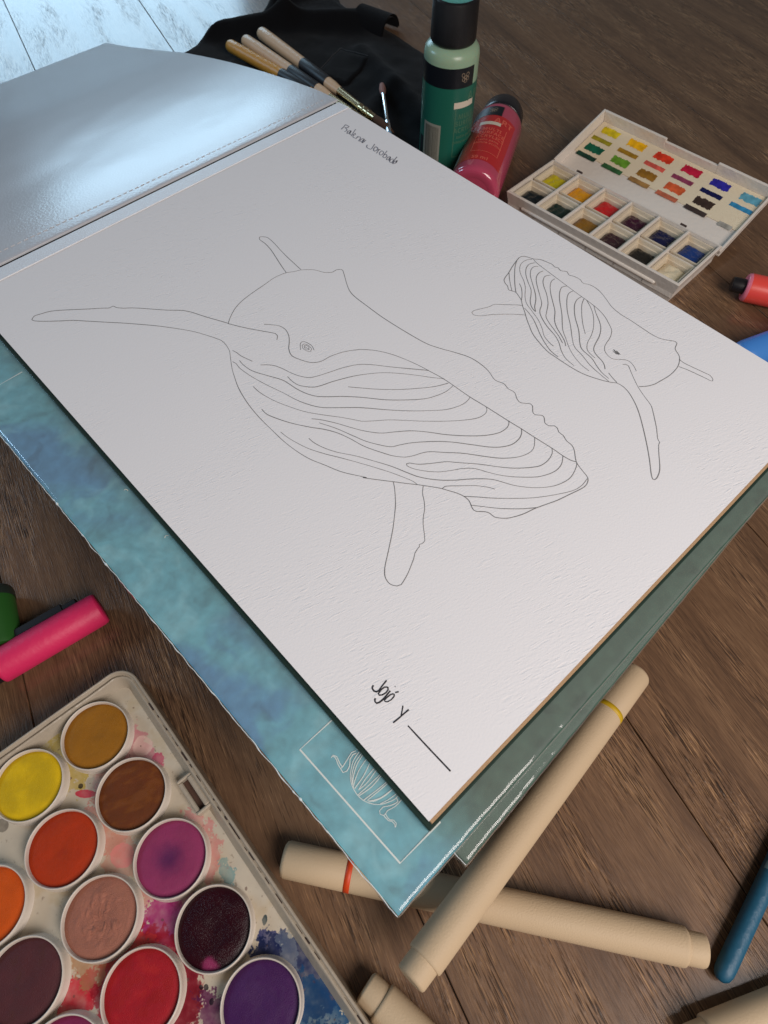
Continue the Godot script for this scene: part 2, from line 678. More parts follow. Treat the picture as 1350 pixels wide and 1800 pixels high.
func open_pad() -> void:
	var pad := thing("open_sketch_pad", "open sketch pad with whale line drawings, white cover folded back over the table", "sketch pad", pad_frame(0, 0, PAD_Y))
	var paper := mat(srgb(236, 234, 235), 0.85, 0.35)
	paper.normal_enabled = true
	paper.normal_texture = T.paper
	paper.normal_scale = 1.0
	# top sheet
	var st := begin()
	st.set_smooth_group(1)
	var U := 0.2939
	var V := 0.2286
	var nx := 30
	var nz := 24
	var p := func(i: int, j: int) -> Vector3:
		var u := U * i / nx
		var v := V * j / nz
		return Vector3(u, 0.0, v)
	for i in nx:
		for j in nz:
			for e in [[0, 0], [1, 0], [1, 1], [0, 0], [1, 1], [0, 1]]:
				var q: Vector3 = p.call(i + e[0], j + e[1])
				st.set_uv(Vector2(q.x / 0.303, q.z / 0.2286))
				st.add_vertex(q)
	st.generate_normals()
	st.generate_tangents()
	part("sheet", st.commit(), paper, pad)
	var edge := rough_grain(mat(srgb(186, 150, 112), 0.9), T.fine, 80.0, 0.5)
	part("page_block", box_mesh(Vector3(-0.0010, -0.0022, 0.0003), Vector3(0.3020, -0.0001, 0.2284), 0.00005), edge, pad)
	part("back_board", box_mesh(Vector3(-0.0020, -0.0049, -0.0014), Vector3(0.3023, -0.0022, 0.2290), 0.0003), mat(srgb(34, 54, 48), 0.35), pad)
	var stub := mat(srgb(232, 235, 240), 0.42)
	rough_grain(stub, T.fine, 40.0, 0.15)
	var bs := begin()
	cbox(bs, Vector3(0.0, -0.0012, 0.0001), Vector3(0.0086, 0.0, 0.2285), 0.0001, Transform3D(Basis(Vector3.BACK, -0.05), Vector3(0.2935, 0.0004, 0)))
	part("binding_strip", done(bs), stub, pad)
	# torn perforation along the sheet
	var pf := begin()
	var n := 0
	var z := 0.001
	while z < 0.2275:
		var l := rng.randf_range(0.0010, 0.0024)
		var w := rng.randf_range(0.00015, 0.0004)
		cbox(pf, Vector3(0.2936, -0.0001, z), Vector3(0.2939 + w, rng.randf_range(0.0001, 0.00035), minf(z + l, 0.2284)), 0.0001)
		z += l + rng.randf_range(0.0006, 0.0022)
	part("perforated_edge", done(pf), stub, pad).set_meta("kind", "stuff")

	# the cover, folded over the spine and drooping to the table
	var prof := [0.0012, 0.0, 0.0035, 0.0003, 0.0178, -0.0010, 0.0330, -0.0030, 0.0509, -0.0060, 0.0809, -0.0115, 0.1137, -0.0182, 0.1500, -0.0268, 0.1818, -0.0352, 0.2462, -0.0538, 0.3040, -0.0692]
	var cp: Array[Vector2] = []
	for i in range(0, prof.size(), 2):
		cp.append(Vector2(prof[i], prof[i + 1]))
	var line: Array[Vector2] = []
	for i in cp.size() - 1:
		for k in 6:
			line.append(cp[i].cubic_interpolate(cp[i + 1], cp[maxi(i - 1, 0)], cp[mini(i + 2, cp.size() - 1)], k / 6.0))
	line.append(cp[cp.size() - 1])
	var cov := begin()
	var nz2 := 30
	var bump := noise(51, 3)
	var th := 0.0006
	var pt := func(i: int, j: int, under: bool) -> Vector3:
		var c := line[i]
		var v := 0.2290 * j / nz2
		# the board is not quite true: a slight swell across
		var h := 0.00035 * bump.get_noise_2d(c.x * 14.0, v * 9.0) * smoothstep(0.0, 0.04, c.x)
		return Vector3(0.3026 + c.x, c.y + h - (th if under else 0.0), v)
	for i in line.size() - 1:
		for j in nz2:
			cov.set_smooth_group(1)
			quad(cov, pt.call(i, j, false), pt.call(i + 1, j, false), pt.call(i + 1, j + 1, false), pt.call(i, j + 1, false), Vector3.UP)
			cov.set_smooth_group(2)
			quad(cov, pt.call(i, j, true), pt.call(i + 1, j, true), pt.call(i + 1, j + 1, true), pt.call(i, j + 1, true), Vector3.DOWN)
		cov.set_smooth_group(-1)
		quad(cov, pt.call(i, 0, false), pt.call(i + 1, 0, false), pt.call(i + 1, 0, true), pt.call(i, 0, true), Vector3(0, 0, -1))
		quad(cov, pt.call(i, nz2, false), pt.call(i + 1, nz2, false), pt.call(i + 1, nz2, true), pt.call(i, nz2, true), Vector3(0, 0, 1))
	var last := line.size() - 1
	for j in nz2:
		quad(cov, pt.call(last, j, false), pt.call(last, j + 1, false), pt.call(last, j + 1, true), pt.call(last, j, true), Vector3(1, 0, 0))
		quad(cov, pt.call(0, j, false), pt.call(0, j + 1, false), pt.call(0, j + 1, true), pt.call(0, j, true), Vector3(-1, 0, 0))
	var gloss := rough_grain(mat(srgb(200, 202, 207), 0.24, 0.55), T.fine, 24.0, 0.05)
	part("cover", done(cov), gloss, pad)
	# row of stitched perforations on the cover beside the fold
	var ps := begin()
	var v := 0.003
	while v < 0.222:
		var t := lerpf(0.0105, 0.0068, v / 0.2286)
		var y := -0.0010 * t / 0.0178 + 0.0002
		cbox(ps, Vector3(0.3026 + t - 0.00018, y - 0.0004, v), Vector3(0.3026 + t + 0.00018, y + 0.00042, v + 0.0023), 0.00015)
		v += 0.0034
	part("perforation", done(ps), mat(srgb(205, 206, 210), 0.25), pad).set_meta("kind", "stuff")

	# drawing and writing on the sheet
	var pen := mat(Color(0.2, 0.195, 0.195).linear_to_srgb(), 0.7)
	var faint := mat(Color(0.22, 0.215, 0.215).linear_to_srgb(), 0.7)
	var big := Ribbon.new(0.00028, 0.00006)
	large_whale_lines(big)
	part("whale_drawing", big.mesh(), pen, pad)
	var small := Ribbon.new(0.00030, 0.00006)
	small_whale_lines(small)
	part("whale_drawing", small.mesh(), faint, pad)
	var ti := Ribbon.new(0.00055, 0.00006)
	title_lines(ti)
	part("title_writing", ti.mesh(), mat(Color(0.24, 0.24, 0.28).linear_to_srgb(), 0.7), pad)
	var ink := mat(Color(0.018, 0.018, 0.024).linear_to_srgb(), 0.6)
	var si := Ribbon.new(0.00046, 0.00006)
	signature_lines(si)
	part("signature_writing", si.mesh(), ink, pad)
	var ru := Ribbon.new(0.00040, 0.00006)
	rule_lines(ru)
	part("signature_line", ru.mesh(), ink, pad)

	# two shreds of paper on the wrapped pad below
	for k in 2:
		var s := begin()
		s.set_smooth_group(1)
		for i in 6:
			var a0 := PI * 0.75 * i / 6.0
			var a1 := PI * 0.75 * (i + 1) / 6.0
			var r := 0.0009
			var q0 := Vector3(cos(a0) * r, 0.0005 + 0.0002 * sin(a0 * 2), sin(a0) * r)
			var q1 := Vector3(cos(a1) * r, 0.0005 + 0.0002 * sin(a1 * 2), sin(a1) * r)
			quad(s, q0, q1, q1 * 0.72 + Vector3.UP * 0.0002, q0 * 0.72 + Vector3.UP * 0.0002, Vector3.UP)
		var o := MeshInstance3D.new()
		o.name = numbered("paper_shred")
		o.mesh = done(s)
		o.material_override = mat(srgb(225, 220, 205), 0.9)
		add_child(o)
		o.transform = pad_frame([0.1588, 0.1314][k], [-0.0031, -0.0027][k], 0.0650, [0.4, 1.2][k])
		tag(o, ["tiny curl of torn paper on the blue pad, the one nearer the pad's fold", "tiny curl of torn paper on the blue pad, the one nearer the signature"][k], "paper scrap", "paper crumbs beside the sheet")


# ---------------------------------------------------------------- round-pan palette
func palette_stains() -> ImageTexture:
	# old paint dried on the plastic between the wells; the picture covers 171.5 x 98.5 mm, 6 pixels per millimetre
	var W := 1029
	var H := 591
	var im := Image.create(W, H, false, Image.FORMAT_RGB8)
	var a := noise(61, 4)
	var b := noise(62, 3)
	for y in H:
		for x in W:
			var n := a.get_noise_2d(x * 0.012, y * 0.012)
			var s := b.get_noise_2d(x * 0.05, y * 0.05)
			var c := Vector3(196, 185, 166) * (1.0 + 0.05 * n)
			c = c.lerp(Vector3(176, 156, 122), clampf(n * 1.2 - 0.1, 0, 0.45))
			c = c.lerp(Vector3(120, 104, 90), clampf((s - 0.52) * 3.0, 0, 0.5))
			im.set_pixel(x, y, Color(c.x / 255.0, c.y / 255.0, c.z / 255.0))
	var blot := func(x: float, z: float, rx: float, rz: float, turn: float, c: Color, strength: float, rag: float, rim: float) -> void:
		var px := (x + 16.5) * 6.0
		var pz := (z + 23.5) * 6.0
		var R := maxf(rx, rz) * 6.0 * 1.5
		for yy in range(maxi(0, int(pz - R)), mini(H, int(pz + R))):
			for xx in range(maxi(0, int(px - R)), mini(W, int(px + R))):
				var d := Vector2(xx - px, yy - pz).rotated(-turn) / Vector2(rx * 6.0, rz * 6.0)
				var l := d.length() + rag * a.get_noise_2d(xx * 0.035 + x, yy * 0.035 + z) + rag * 0.4 * b.get_noise_2d(xx * 0.14, yy * 0.14)
				var k := smoothstep(1.0, 0.9, l) * (0.72 + 0.28 * smoothstep(0.35, 0.95, l) * rim + 0.35 * b.get_noise_2d(xx * 0.03, yy * 0.03 + 40.0)) * strength
				if k > 0.003:
					im.set_pixel(xx, yy, im.get_pixel(xx, yy).lerp(c, clampf(k, 0, 1)))
	# x along the right edge of the palette, z away from it, both from the first pan (mm)
	blot.call(0.0, 13.6, 13.0, 9.0, 0.4, srgb(178, 152, 62), 0.75, 0.5, 0.6)
	blot.call(-11.0, 12.0, 8.0, 7.0, 0.3, srgb(188, 172, 104), 0.6, 0.6, 0.3)
	blot.call(14.0, -8.0, 13.0, 6.5, 0.1, srgb(196, 116, 128), 0.7, 0.5, 0.8)
	blot.call(13.6, -11.4, 4.2, 3.8, 0.0, srgb(224, 190, 180), 0.8, 0.15, 1.0)
	blot.call(23.0, -13.0, 4.0, 2.6, 0.5, srgb(190, 74, 100), 0.75, 0.5, 1.0)
	blot.call(14.0, 5.0, 9.0, 4.0, 0.8, srgb(204, 140, 142), 0.6, 0.5, 0.6)
	blot.call(15.0, 13.8, 4.2, 1.5, -0.85, srgb(196, 48, 70), 0.95, 0.12, 0.4)
	blot.call(11.3, 14.0, 1.0, 0.9, 0.0, srgb(30, 24, 22), 0.95, 0.1, 0.2)
	blot.call(13.2, 10.4, 2.6, 2.0, 0.3, srgb(168, 160, 148), 0.6, 0.4, 0.7)
	blot.call(30.0, 13.0, 12.0, 6.0, 0.1, srgb(198, 122, 108), 0.75, 0.6, 0.7)
	blot.call(42.0, 13.8, 9.5, 7.0, 0.2, srgb(196, 138, 118), 0.7, 0.5, 0.6)
	blot.call(42.4, 13.6, 4.6, 4.2, 0.0, srgb(226, 138, 132), 0.85, 0.15, 1.0)
	blot.call(56.0, 9.0, 9.0, 4.0, 0.7, srgb(190, 112, 112), 0.6, 0.6, 0.5)
	blot.call(58.0, -10.0, 13.0, 6.5, 0.15, srgb(206, 108, 110), 0.55, 0.6, 0.5)
	blot.call(69.5, 12.6, 9.5, 7.5, 0.3, srgb(158, 36, 104), 0.95, 0.5, 0.5)
	blot.call(70.0, 4.6, 6.0, 4.0, 0.3, srgb(176, 72, 128), 0.7, 0.6, 0.6)
	blot.call(70.4, 45.4, 5.6, 8.2, -0.5, srgb(200, 34, 50), 0.95, 0.4, 0.4)
	blot.call(77.0, 49.0, 3.0, 3.0, 0.0, srgb(176, 40, 100), 0.8, 0.4, 0.4)
	blot.call(83.0, 27.0, 19.0, 18.0, 0.0, srgb(158, 24, 40), 0.92, 0.22, 0.3)
	blot.call(92.0, 19.0, 13.0, 7.0, 0.7, srgb(110, 18, 34), 0.95, 0.35, 0.3)
	blot.call(70.5, 27.0, 6.0, 9.0, 0.2, srgb(190, 52, 52), 0.8, 0.5, 0.6)
	blot.call(64.3, 38.0, 8.0, 6.0, 0.1, srgb(168, 120, 84), 0.8, 0.4, 0.6)
	blot.call(107.0, 12.0, 12.0, 5.5, -0.2, srgb(88, 30, 70), 0.9, 0.45, 0.5)
	blot.call(99.5, -11.0, 5.2, 4.6, 0.3, srgb(52, 56, 104), 0.92, 0.4, 0.8)
	blot.call(112.0, -12.0, 17.0, 10.0, -0.25, srgb(24, 34, 74), 0.95, 0.42, 0.4)
	blot.call(127.0, -13.0, 15.0, 7.5, 0.0, srgb(22, 66, 110), 0.9, 0.6, 0.5)
	blot.call(104.0, -15.5, 6.0, 3.0, 0.2, srgb(120, 130, 140), 0.6, 0.6, 0.5)
	blot.call(72.0, -12.2, 5.0, 2.6, 0.2, srgb(124, 158, 156), 0.8, 0.6, 0.8)
	blot.call(92.5, -14.0, 1.6, 0.9, 0.8, srgb(44, 60, 66), 0.95, 0.3, 0.3)
	blot.call(95.3, 11.7, 1.0, 0.8, 0.0, srgb(20, 16, 24), 0.95, 0.1, 0.2)
	blot.call(94.2, 13.0, 0.8, 0.6, 0.0, srgb(20, 16, 24), 0.9, 0.1, 0.2)
	blot.call(99.7, 12.4, 1.1, 0.8, 0.6, srgb(20, 16, 24), 0.95, 0.3, 0.2)
	blot.call(4.8, 42.4, 2.6, 2.2, 0.0, srgb(120, 112, 100), 0.9, 0.2, 0.5)
	for k in 70:
		blot.call(rng.randf_range(-14, 140), rng.randf_range(-19, 60), rng.randf_range(0.2, 0.7), rng.randf_range(0.2, 0.5), rng.randf() * 3.0, srgb(92, 70, 62), 0.7, 0.4, 0.2)
	return ImageTexture.create_from_image(im)

func round_palette() -> void:
	var xf := Transform3D(Basis(Vector3(0.652, 0, 0.758).normalized(), Vector3.UP, Vector3(-0.758, 0, 0.652).normalized()), Vector3(-0.1118, 0, -0.0556))
	var pal := thing("watercolour_palette", "large white plastic palette of round paint wells smeared with dried paint", "paint palette", xf)
	var floor_m := mat(Color.WHITE, 0.26, 0.5)
	floor_m.albedo_texture = palette_stains()
	var plast := rough_grain(mat(srgb(172, 161, 144), 0.3), T.soft, 40.0, 0.25)
	var fy := 0.0072
	var x1 := 0.150
	var z1 := 0.072
	var st := begin()
	st.set_smooth_group(1)
	var bump := noise(65, 2)
	var nx := 110
	var nz := 64
	var fp := func(i: int, j: int) -> Vector3:
		var x := lerpf(-0.0145, x1, float(i) / nx)
		var z := lerpf(-0.0205, z1, float(j) / nz)
		return Vector3(x, fy + 0.00025 * bump.get_noise_2d(x * 60.0, z * 60.0), z)
	for i in nx:
		for j in nz:
			var q := [fp.call(i, j), fp.call(i + 1, j), fp.call(i + 1, j + 1), fp.call(i, j + 1)]
			for k in [0, 1, 2, 0, 2, 3]:
				st.set_uv(Vector2((q[k].x + 0.0165) / 0.1715, (q[k].z + 0.0235) / 0.0985))
				st.add_vertex(q[k])
	part("tray", done(st), floor_m, pal)
	# raised rim with a hinge groove, swept round the corner
	var prof := v2([0.0, 0.0, 0.0, 0.0138, 0.0003, 0.0143, 0.0008, 0.0144, 0.0011, 0.0139, 0.0013, 0.0121, 0.0018, 0.0119, 0.0020, 0.0127, 0.0025, 0.0127, 0.0029, 0.0119, 0.0052, fy - 0.0002])
	var path: Array = []
	var x0 := -0.0170
	var z0 := -0.0238
	var R := 0.0085
	var px := x1
	while px > x0 + R + 0.001:
		path.append([Vector3(px, 0, z0), Vector3(0, 0, 1)])
		px -= 0.004
	for k in 13:
		var a := PI / 2 * k / 12.0
		path.append([Vector3(x0 + R - R * sin(a), 0, z0 + R - R * cos(a)), Vector3(sin(a), 0, cos(a))])
	var pz := z0 + R + 0.002
	while pz < z1:
		path.append([Vector3(x0, 0, pz), Vector3(1, 0, 0)])
		pz += 0.004
	var wear := noise(66, 3)
	var rim := begin()
	var at := func(i: int, k: int) -> Vector3:
		var s: Array = path[i]
		var p: Vector2 = prof[k]
		var y := p.y
		if k >= 5 and k <= 9:
			y += 0.0003 * wear.get_noise_2d(i * 0.9, k * 0.3)
		return s[0] + s[1] * p.x + Vector3.UP * y
	for i in path.size() - 1:
		for k in prof.size() - 1:
			rim.set_smooth_group(k + 1 if k in [0, 9] else 20)
			var o: Vector3 = Vector3(0, 0.6, 0) + path[i][1] * (-1.0 if k < 2 else (1.0 if k in [3, 4, 8, 9] else -0.2))
			quad(rim, at.call(i, k), at.call(i + 1, k), at.call(i + 1, k + 1), at.call(i, k + 1), o)
	part("rim", done(rim), plast, pal)
	# grime lying in the hinge groove
	var dirt := begin()
	var dx := x1 - 0.004
	while dx > 0.004:
		var l := rng.randf_range(0.0006, 0.0042) * (2.2 if rng.randf() < 0.15 else 1.0)
		var zz := z0 + rng.randf_range(0.0010, 0.0019)
		var yy := 0.0119 + rng.randf() * 0.0009
		cbox(dirt, Vector3(dx - l, 0.0108, zz), Vector3(dx, yy, zz + rng.randf_range(0.0003, 0.0010)), 0.00025)
		dx -= l + rng.randf_range(0.0003, 0.0034)
	part("groove_grime", done(dirt), mat(srgb(62, 47, 44), 0.8), pal).set_meta("kind", "stuff")
	# the catch: a small frame round a slot
	var c := begin()
	cbox(c, Vector3(0.0360, 0.0070, -0.0205), Vector3(0.0490, 0.0114, -0.0186), 0.0004)
	cbox(c, Vector3(0.0360, 0.0070, -0.0163), Vector3(0.0490, 0.0106, -0.0146), 0.0004)
	cbox(c, Vector3(0.0349, 0.0070, -0.0205), Vector3(0.0361, 0.0112, -0.0146), 0.0004)
	cbox(c, Vector3(0.0489, 0.0070, -0.0205), Vector3(0.0501, 0.0112, -0.0146), 0.0004)
	part("catch", done(c), plast, pal)
	part("catch_slot", box_mesh(Vector3(0.0362, 0.0070, -0.0194), Vector3(0.0488, 0.0082, -0.0157), 0.0001), mat(srgb(82, 58, 46), 0.8), pal)

	var well := lathe_mesh([v2([0.0138, fy - 0.0004, 0.0133, fy + 0.0006, 0.0131, 0.0108]), v2([0.0131, 0.0108, 0.01300, 0.0121, 0.01275, 0.0124, 0.01250, 0.0121, 0.0124, 0.0114, 0.0120, 0.0092])], 56)
	var wells := [
		["ochre", 0, 0, srgb(186, 122, 22), 0.0], ["brown", 1, 0, srgb(124, 62, 18), 0.2], ["magenta", 2, 0, srgb(172, 62, 112), 0.3], ["maroon", 3, 0, srgb(52, 8, 20), 0.2],
		["purple", 4, 0, srgb(78, 28, 96), 0.1], ["yellow", 0, 1, srgb(246, 204, 14), 0.1], ["orange-red", 1, 1, srgb(206, 62, 12), 0.1], ["flesh pink", 2, 1, srgb(190, 124, 102), 1.0],
		["crimson", 3, 1, srgb(188, 26, 36), 0.25], ["orange", 1, 2, srgb(242, 98, 8), 0.1], ["mauve brown", 2, 2, srgb(98, 50, 54), 0.1], ["pink", 3, 2, srgb(150, 40, 92), 0.1],
	]
	var wn := 0
	for w in wells:
		var o := Vector3(0.0278 * w[1], 0, 0.0278 * w[2])
		part("well", well, rough_grain(mat(srgb(210, 200, 188), 0.26), T.soft, 60.0, 0.2) if wn == 0 else pal.get_node("well").material_override, pal, Transform3D(Basis(), o))
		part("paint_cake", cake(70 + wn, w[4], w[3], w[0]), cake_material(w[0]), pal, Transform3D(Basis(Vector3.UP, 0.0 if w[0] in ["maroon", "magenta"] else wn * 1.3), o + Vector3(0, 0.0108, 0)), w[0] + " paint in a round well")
		wn += 1

func cake_material(which: String) -> StandardMaterial3D:
	var m := mat(Color.WHITE, 0.62 if which != "maroon" else 0.3, 0.4)
	m.vertex_color_use_as_albedo = true
	return rough_grain(m, T.fine, 90.0, 0.45 if which != "flesh pink" else 0.8)

func cake(s: int, crack: float, base: Color, which: String) -> ArrayMesh:
	var n := noise(s, 4)
	var st := begin()
	st.set_smooth_group(1)
	var R := 0.0123
	var rings := 34
	var seg := 72
	var c0 := base.srgb_to_linear() * 0.68
	var pt := func(i: int, j: int) -> Vector3:
		var r := R * i / rings
		var a := TAU * (j % seg) / seg
		var x := cos(a) * r
		var z := sin(a) * r
		var y := 0.0004 * sin(minf(1.0, r / R) * 2.6) - 0.0006 * pow(r / R, 8.0) + 0.00016 * n.get_noise_2d(x * 130.0, z * 130.0)
		if crack > 0.5:
			var q := n.get_noise_2d(x * 160.0 + 5.0, z * 420.0)
			y += 0.0011 * exp(-pow(r / (R * 0.75), 4.0)) * (maxf(0.0, q) - 0.8 * maxf(0.0, 0.10 - absf(q)) * 6.0 * 0.4)
		return Vector3(x, y, z)
	var tint := func(p: Vector3) -> Color:
		var r := Vector2(p.x, p.z).length() / R
		var k := n.get_noise_2d(p.x * 90.0 + 2.0, p.z * 90.0)
		var c := c0 * (1.0 + 0.13 * k)
		if which == "magenta":
			c = c.lerp(srgb(78, 26, 78).srgb_to_linear(), 0.85 * smoothstep(0.62, 0.05, Vector2(p.x + 0.001, p.z - 0.001).length() / R + 0.12 * k))
		elif which == "brown":
			c = c.lerp(srgb(150, 88, 36).srgb_to_linear(), 0.3 * smoothstep(0.1, 0.6, n.get_noise_2d(p.x * 70.0, p.z * 200.0) + 0.2))
		elif which == "maroon":
			c = c.lerp(srgb(150, 52, 96).srgb_to_linear(), 0.8 * smoothstep(0.30, 0.12, Vector2(p.x - 0.0088, p.z - 0.0076).length() / R + 0.2 * k))
		elif which == "crimson" or which == "yellow":
			c = c.lerp(c0 * 1.35, clampf(k * 0.8, 0, 0.5))
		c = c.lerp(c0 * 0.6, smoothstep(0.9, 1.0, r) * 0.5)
		c.a = 1.0
		return c
	for i in rings:
		for j in seg:
			for e in [[0, 0], [1, 0], [1, 1], [0, 0], [1, 1], [0, 1]]:
				if i == 0 and e == [0, 1]:
					pass
				var p: Vector3 = pt.call(i + e[0], j + e[1])
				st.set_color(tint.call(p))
				st.add_vertex(p)
	return done(st)


# ---------------------------------------------------------------- half-pan box
func ragged(st: SurfaceTool, cx: float, cz: float, w: float, d: float, y: float, s: int, rag: float, tone: Color) -> void:
	# a brushed swatch: a thin patch of paint with uneven edges
	var n := noise(s, 2)
	var cols := 26
	var rows := 5
	var at := func(i: int, j: int) -> Vector3:
		var fx := float(i) / cols - 0.5
		var fz := float(j) / rows - 0.5
		var x := fx * w + rag * 0.5 * n.get_noise_2d(j * 0.9, 20.0 + signf(fx)) * absf(fx) * 2.0
		var edge := n.get_noise_2d(i * 0.22, 5.0 + 3.0 * signf(fz)) + 0.7 * n.get_noise_2d(i * 0.75, 15.0 + 3.0 * signf(fz))
		return Vector3(cx + x, y, cz + fz * d + edge * rag * 0.6 * absf(fz) * 2.0)
	for i in cols:
		for j in rows:
			for e in [[0, 0], [1, 0], [1, 1], [0, 0], [1, 1], [0, 1]]:
				var v: Vector3 = at.call(i + e[0], j + e[1])
				var f := 1.0 + 0.4 * n.get_noise_2d(v.x * 160.0, v.z * 160.0)
				st.set_color(Color(tone.r * f, tone.g * f, tone.b * f))
				st.set_normal(Vector3.UP)
				st.add_vertex(v)


func pan_box() -> void:
	var xf := Transform3D(Basis(Vector3(0.7158, 0, 0.6983).normalized(), Vector3.UP, Vector3(-0.6983, 0, 0.7158).normalized()), Vector3(0.0786, 0, -0.3957))
	var box := thing("watercolour_box", "open white watercolour box with two rows of half pans, lid laid back", "paint box", xf)
	var white := rough_grain(mat(srgb(222, 213, 202), 0.32), T.soft, 40.0, 0.2)
	var L := 0.1274
	var Wd := 0.0490
	var h := 0.016
	# tray: tapered outer walls, rolled rim
	var st := begin()
	var tp := 0.0030
	var w := 0.0015
	var o := [Vector3(0, h, 0), Vector3(L, h, 0), Vector3(L, h, -Wd), Vector3(0, h, -Wd)]
	var bt := [Vector3(tp, 0, -tp), Vector3(L - tp, 0, -tp), Vector3(L - tp, 0, -Wd + tp), Vector3(tp, 0, -Wd + tp)]
	var inn := [Vector3(w, h, -w), Vector3(L - w, h, -w), Vector3(L - w, h, -Wd + w), Vector3(w, h, -Wd + w)]
	var out := [Vector3(0, 0, 1), Vector3(1, 0, 0), Vector3(0, 0, -1), Vector3(-1, 0, 0)]
	var dr := Vector3(0, 0.0005, 0)
	for k in 4:
		var n := (k + 1) % 4
		quad(st, bt[k], bt[n], o[n] - dr, o[k] - dr, out[k])
		quad(st, o[k] - dr, o[n] - dr, o[n].lerp(inn[n], 0.35), o[k].lerp(inn[k], 0.35), out[k] + Vector3.UP)
		quad(st, o[k].lerp(inn[k], 0.35), o[n].lerp(inn[n], 0.35), inn[n], inn[k], Vector3.UP)
		quad(st, inn[k], inn[n], inn[n] - Vector3(0, 0.0115, 0), inn[k] - Vector3(0, 0.0115, 0), -out[k])
	quad(st, bt[0], bt[1], bt[2], bt[3], Vector3.DOWN)
	quad(st, inn[0] - Vector3(0, 0.0115, 0), inn[1] - Vector3(0, 0.0115, 0), inn[2] - Vector3(0, 0.0115, 0), inn[3] - Vector3(0, 0.0115, 0), Vector3.UP)
	part("tray", done(st), white, box)
	# raised rib on the front wall
	var rib := begin()
	lathe(rib, [v2([0.0, 0.0, 0.0009, 0.0004, 0.0013, 0.0013, 0.0013, 0.100, 0.0009, 0.1009, 0.0, 0.1013])], 16, along(Vector3(0.012, 0.0088, -0.0014), Vector3(0.115, 0.0088, -0.0014)))
	part("front_rib", done(rib), white, box)
	var pitch := (L - 2 * w) / 6.0
	for k in 5:
		var x := w + pitch * (k + 1)
		part("divider", box_mesh(Vector3(x - 0.0008, 0.0046, -Wd + w), Vector3(x + 0.0008, h - 0.0003, -w), 0.0003), white, box)
	part("row_divider", box_mesh(Vector3(w, 0.0046, -Wd / 2 - 0.0006), Vector3(L - w, 0.0132, -Wd / 2 + 0.0006), 0.0003), white, box)
	# lid, hinged along the back and tilted up a little
	var tilt := deg_to_rad(13.0)
	var lid_xf := Transform3D(Basis(Vector3.RIGHT, tilt), Vector3(0, h, -Wd - 0.0006))
	var lid := begin()
	var D := 0.0550
	cbox(lid, Vector3(0, -0.0098, -D), Vector3(L, -0.0082, 0), 0.0004)
	cbox(lid, Vector3(0, -0.0083, -D), Vector3(0.0015, 0.0, -0.0002), 0.0003)
	cbox(lid, Vector3(L - 0.0015, -0.0083, -D), Vector3(L, -0.0052, -0.0002), 0.0003)
	cbox(lid, Vector3(0.0015, -0.0083, -D), Vector3(0.050, 0.0, -D + 0.0017), 0.0003)
	cbox(lid, Vector3(0.0499, -0.0083, -D), Vector3(0.0885, -0.0021, -D + 0.00165), 0.0003)
	cbox(lid, Vector3(0.0884, -0.0083, -D), Vector3(L - 0.0014, 0.0, -D + 0.0017), 0.0003)
	cbox(lid, Vector3(0.0015, -0.0083, -0.0018), Vector3(L - 0.0015, -0.0030, -0.0003), 0.0003)
	part("lid", done(lid), white, box, lid_xf)
	var dark := mat(srgb(62, 46, 40), 0.6)
	for x in [0.0215, 0.100]:
		part("hinge_pin", lathe_mesh([v2([0, -0.002, 0.0009, -0.002]), v2([0.0009, -0.002, 0.0009, 0.002]), v2([0.0009, 0.002, 0, 0.002])], 12, Transform3D(Basis(Vector3.BACK, PI / 2), Vector3(x, h - 0.0002, -Wd - 0.0004))), dark, box)

	# card with colour swatches lying in the lid
	var card := thing("swatch_card", "cream paper card of painted colour swatches in the box lid", "swatch card", xf * lid_xf)
	var cream := rough_grain(mat(srgb(228, 212, 182), 0.9, 0.3), T.fine, 60.0, 0.5)
	part("paper", box_mesh(Vector3(0.0022, -0.0081, -0.0532), Vector3(0.1252, -0.0076, -0.0212), 0.0001), cream, card)
	var tops := [[srgb(214, 190, 30), srgb(150, 138, 32)], [srgb(238, 178, 16), srgb(158, 118, 28)], [srgb(222, 62, 34), srgb(216, 92, 78)], [srgb(186, 26, 60), srgb(142, 60, 88)], [srgb(44, 38, 150), srgb(18, 22, 74)], [srgb(96, 160, 180), srgb(52, 134, 176)]]
	var lows := [[srgb(16, 96, 70), srgb(30, 66, 52)], [srgb(100, 148, 42), srgb(52, 98, 56)], [srgb(150, 106, 34), srgb(158, 118, 66)], [srgb(208, 92, 50), srgb(184, 100, 72)], [srgb(62, 46, 38), srgb(62, 50, 46)], [srgb(170, 164, 150), srgb(160, 156, 146)]]
	var sm := mat(Color.WHITE, 0.8, 0.35)
	sm.vertex_color_use_as_albedo = true
	var zs := [0.0455, 0.0364, 0.0268, 0.0192]
	zs = [0.0466, 0.0374, 0.0286, 0.0206]
	for k in 6:
		for r in 4:
			if k == 5 and r == 2:
				continue
			var c: Color = (tops[k] if r < 2 else lows[k])[r % 2]
			var s := begin()
			var block := r % 2 == 0
			ragged(s, 0.0118 + 0.0211 * k + (0.0006 if block else 0.0), -zs[r] - 0.0002, 0.0128 if block else 0.0150, 0.0064 if block else 0.0036, -0.00752, 300 + k * 7 + r, 0.0013 if block else 0.0004, c.srgb_to_linear())
			if k == 5 and r == 3:
				s = begin()
				ragged(s, 0.0118 + 0.0211 * k, -zs[r], 0.0090, 0.0036, -0.00752, 341, 0.0004, c.srgb_to_linear())
			part("paint_swatch", s.commit(), sm, card)

	# twelve half pans
	var pan := begin()
	var px := 0.0092
	var pz := 0.0106
	var ph := 0.0092
	var t0 := [Vector3(-px, ph, -pz), Vector3(px, ph, -pz), Vector3(px, ph, pz), Vector3(-px, ph, pz)]
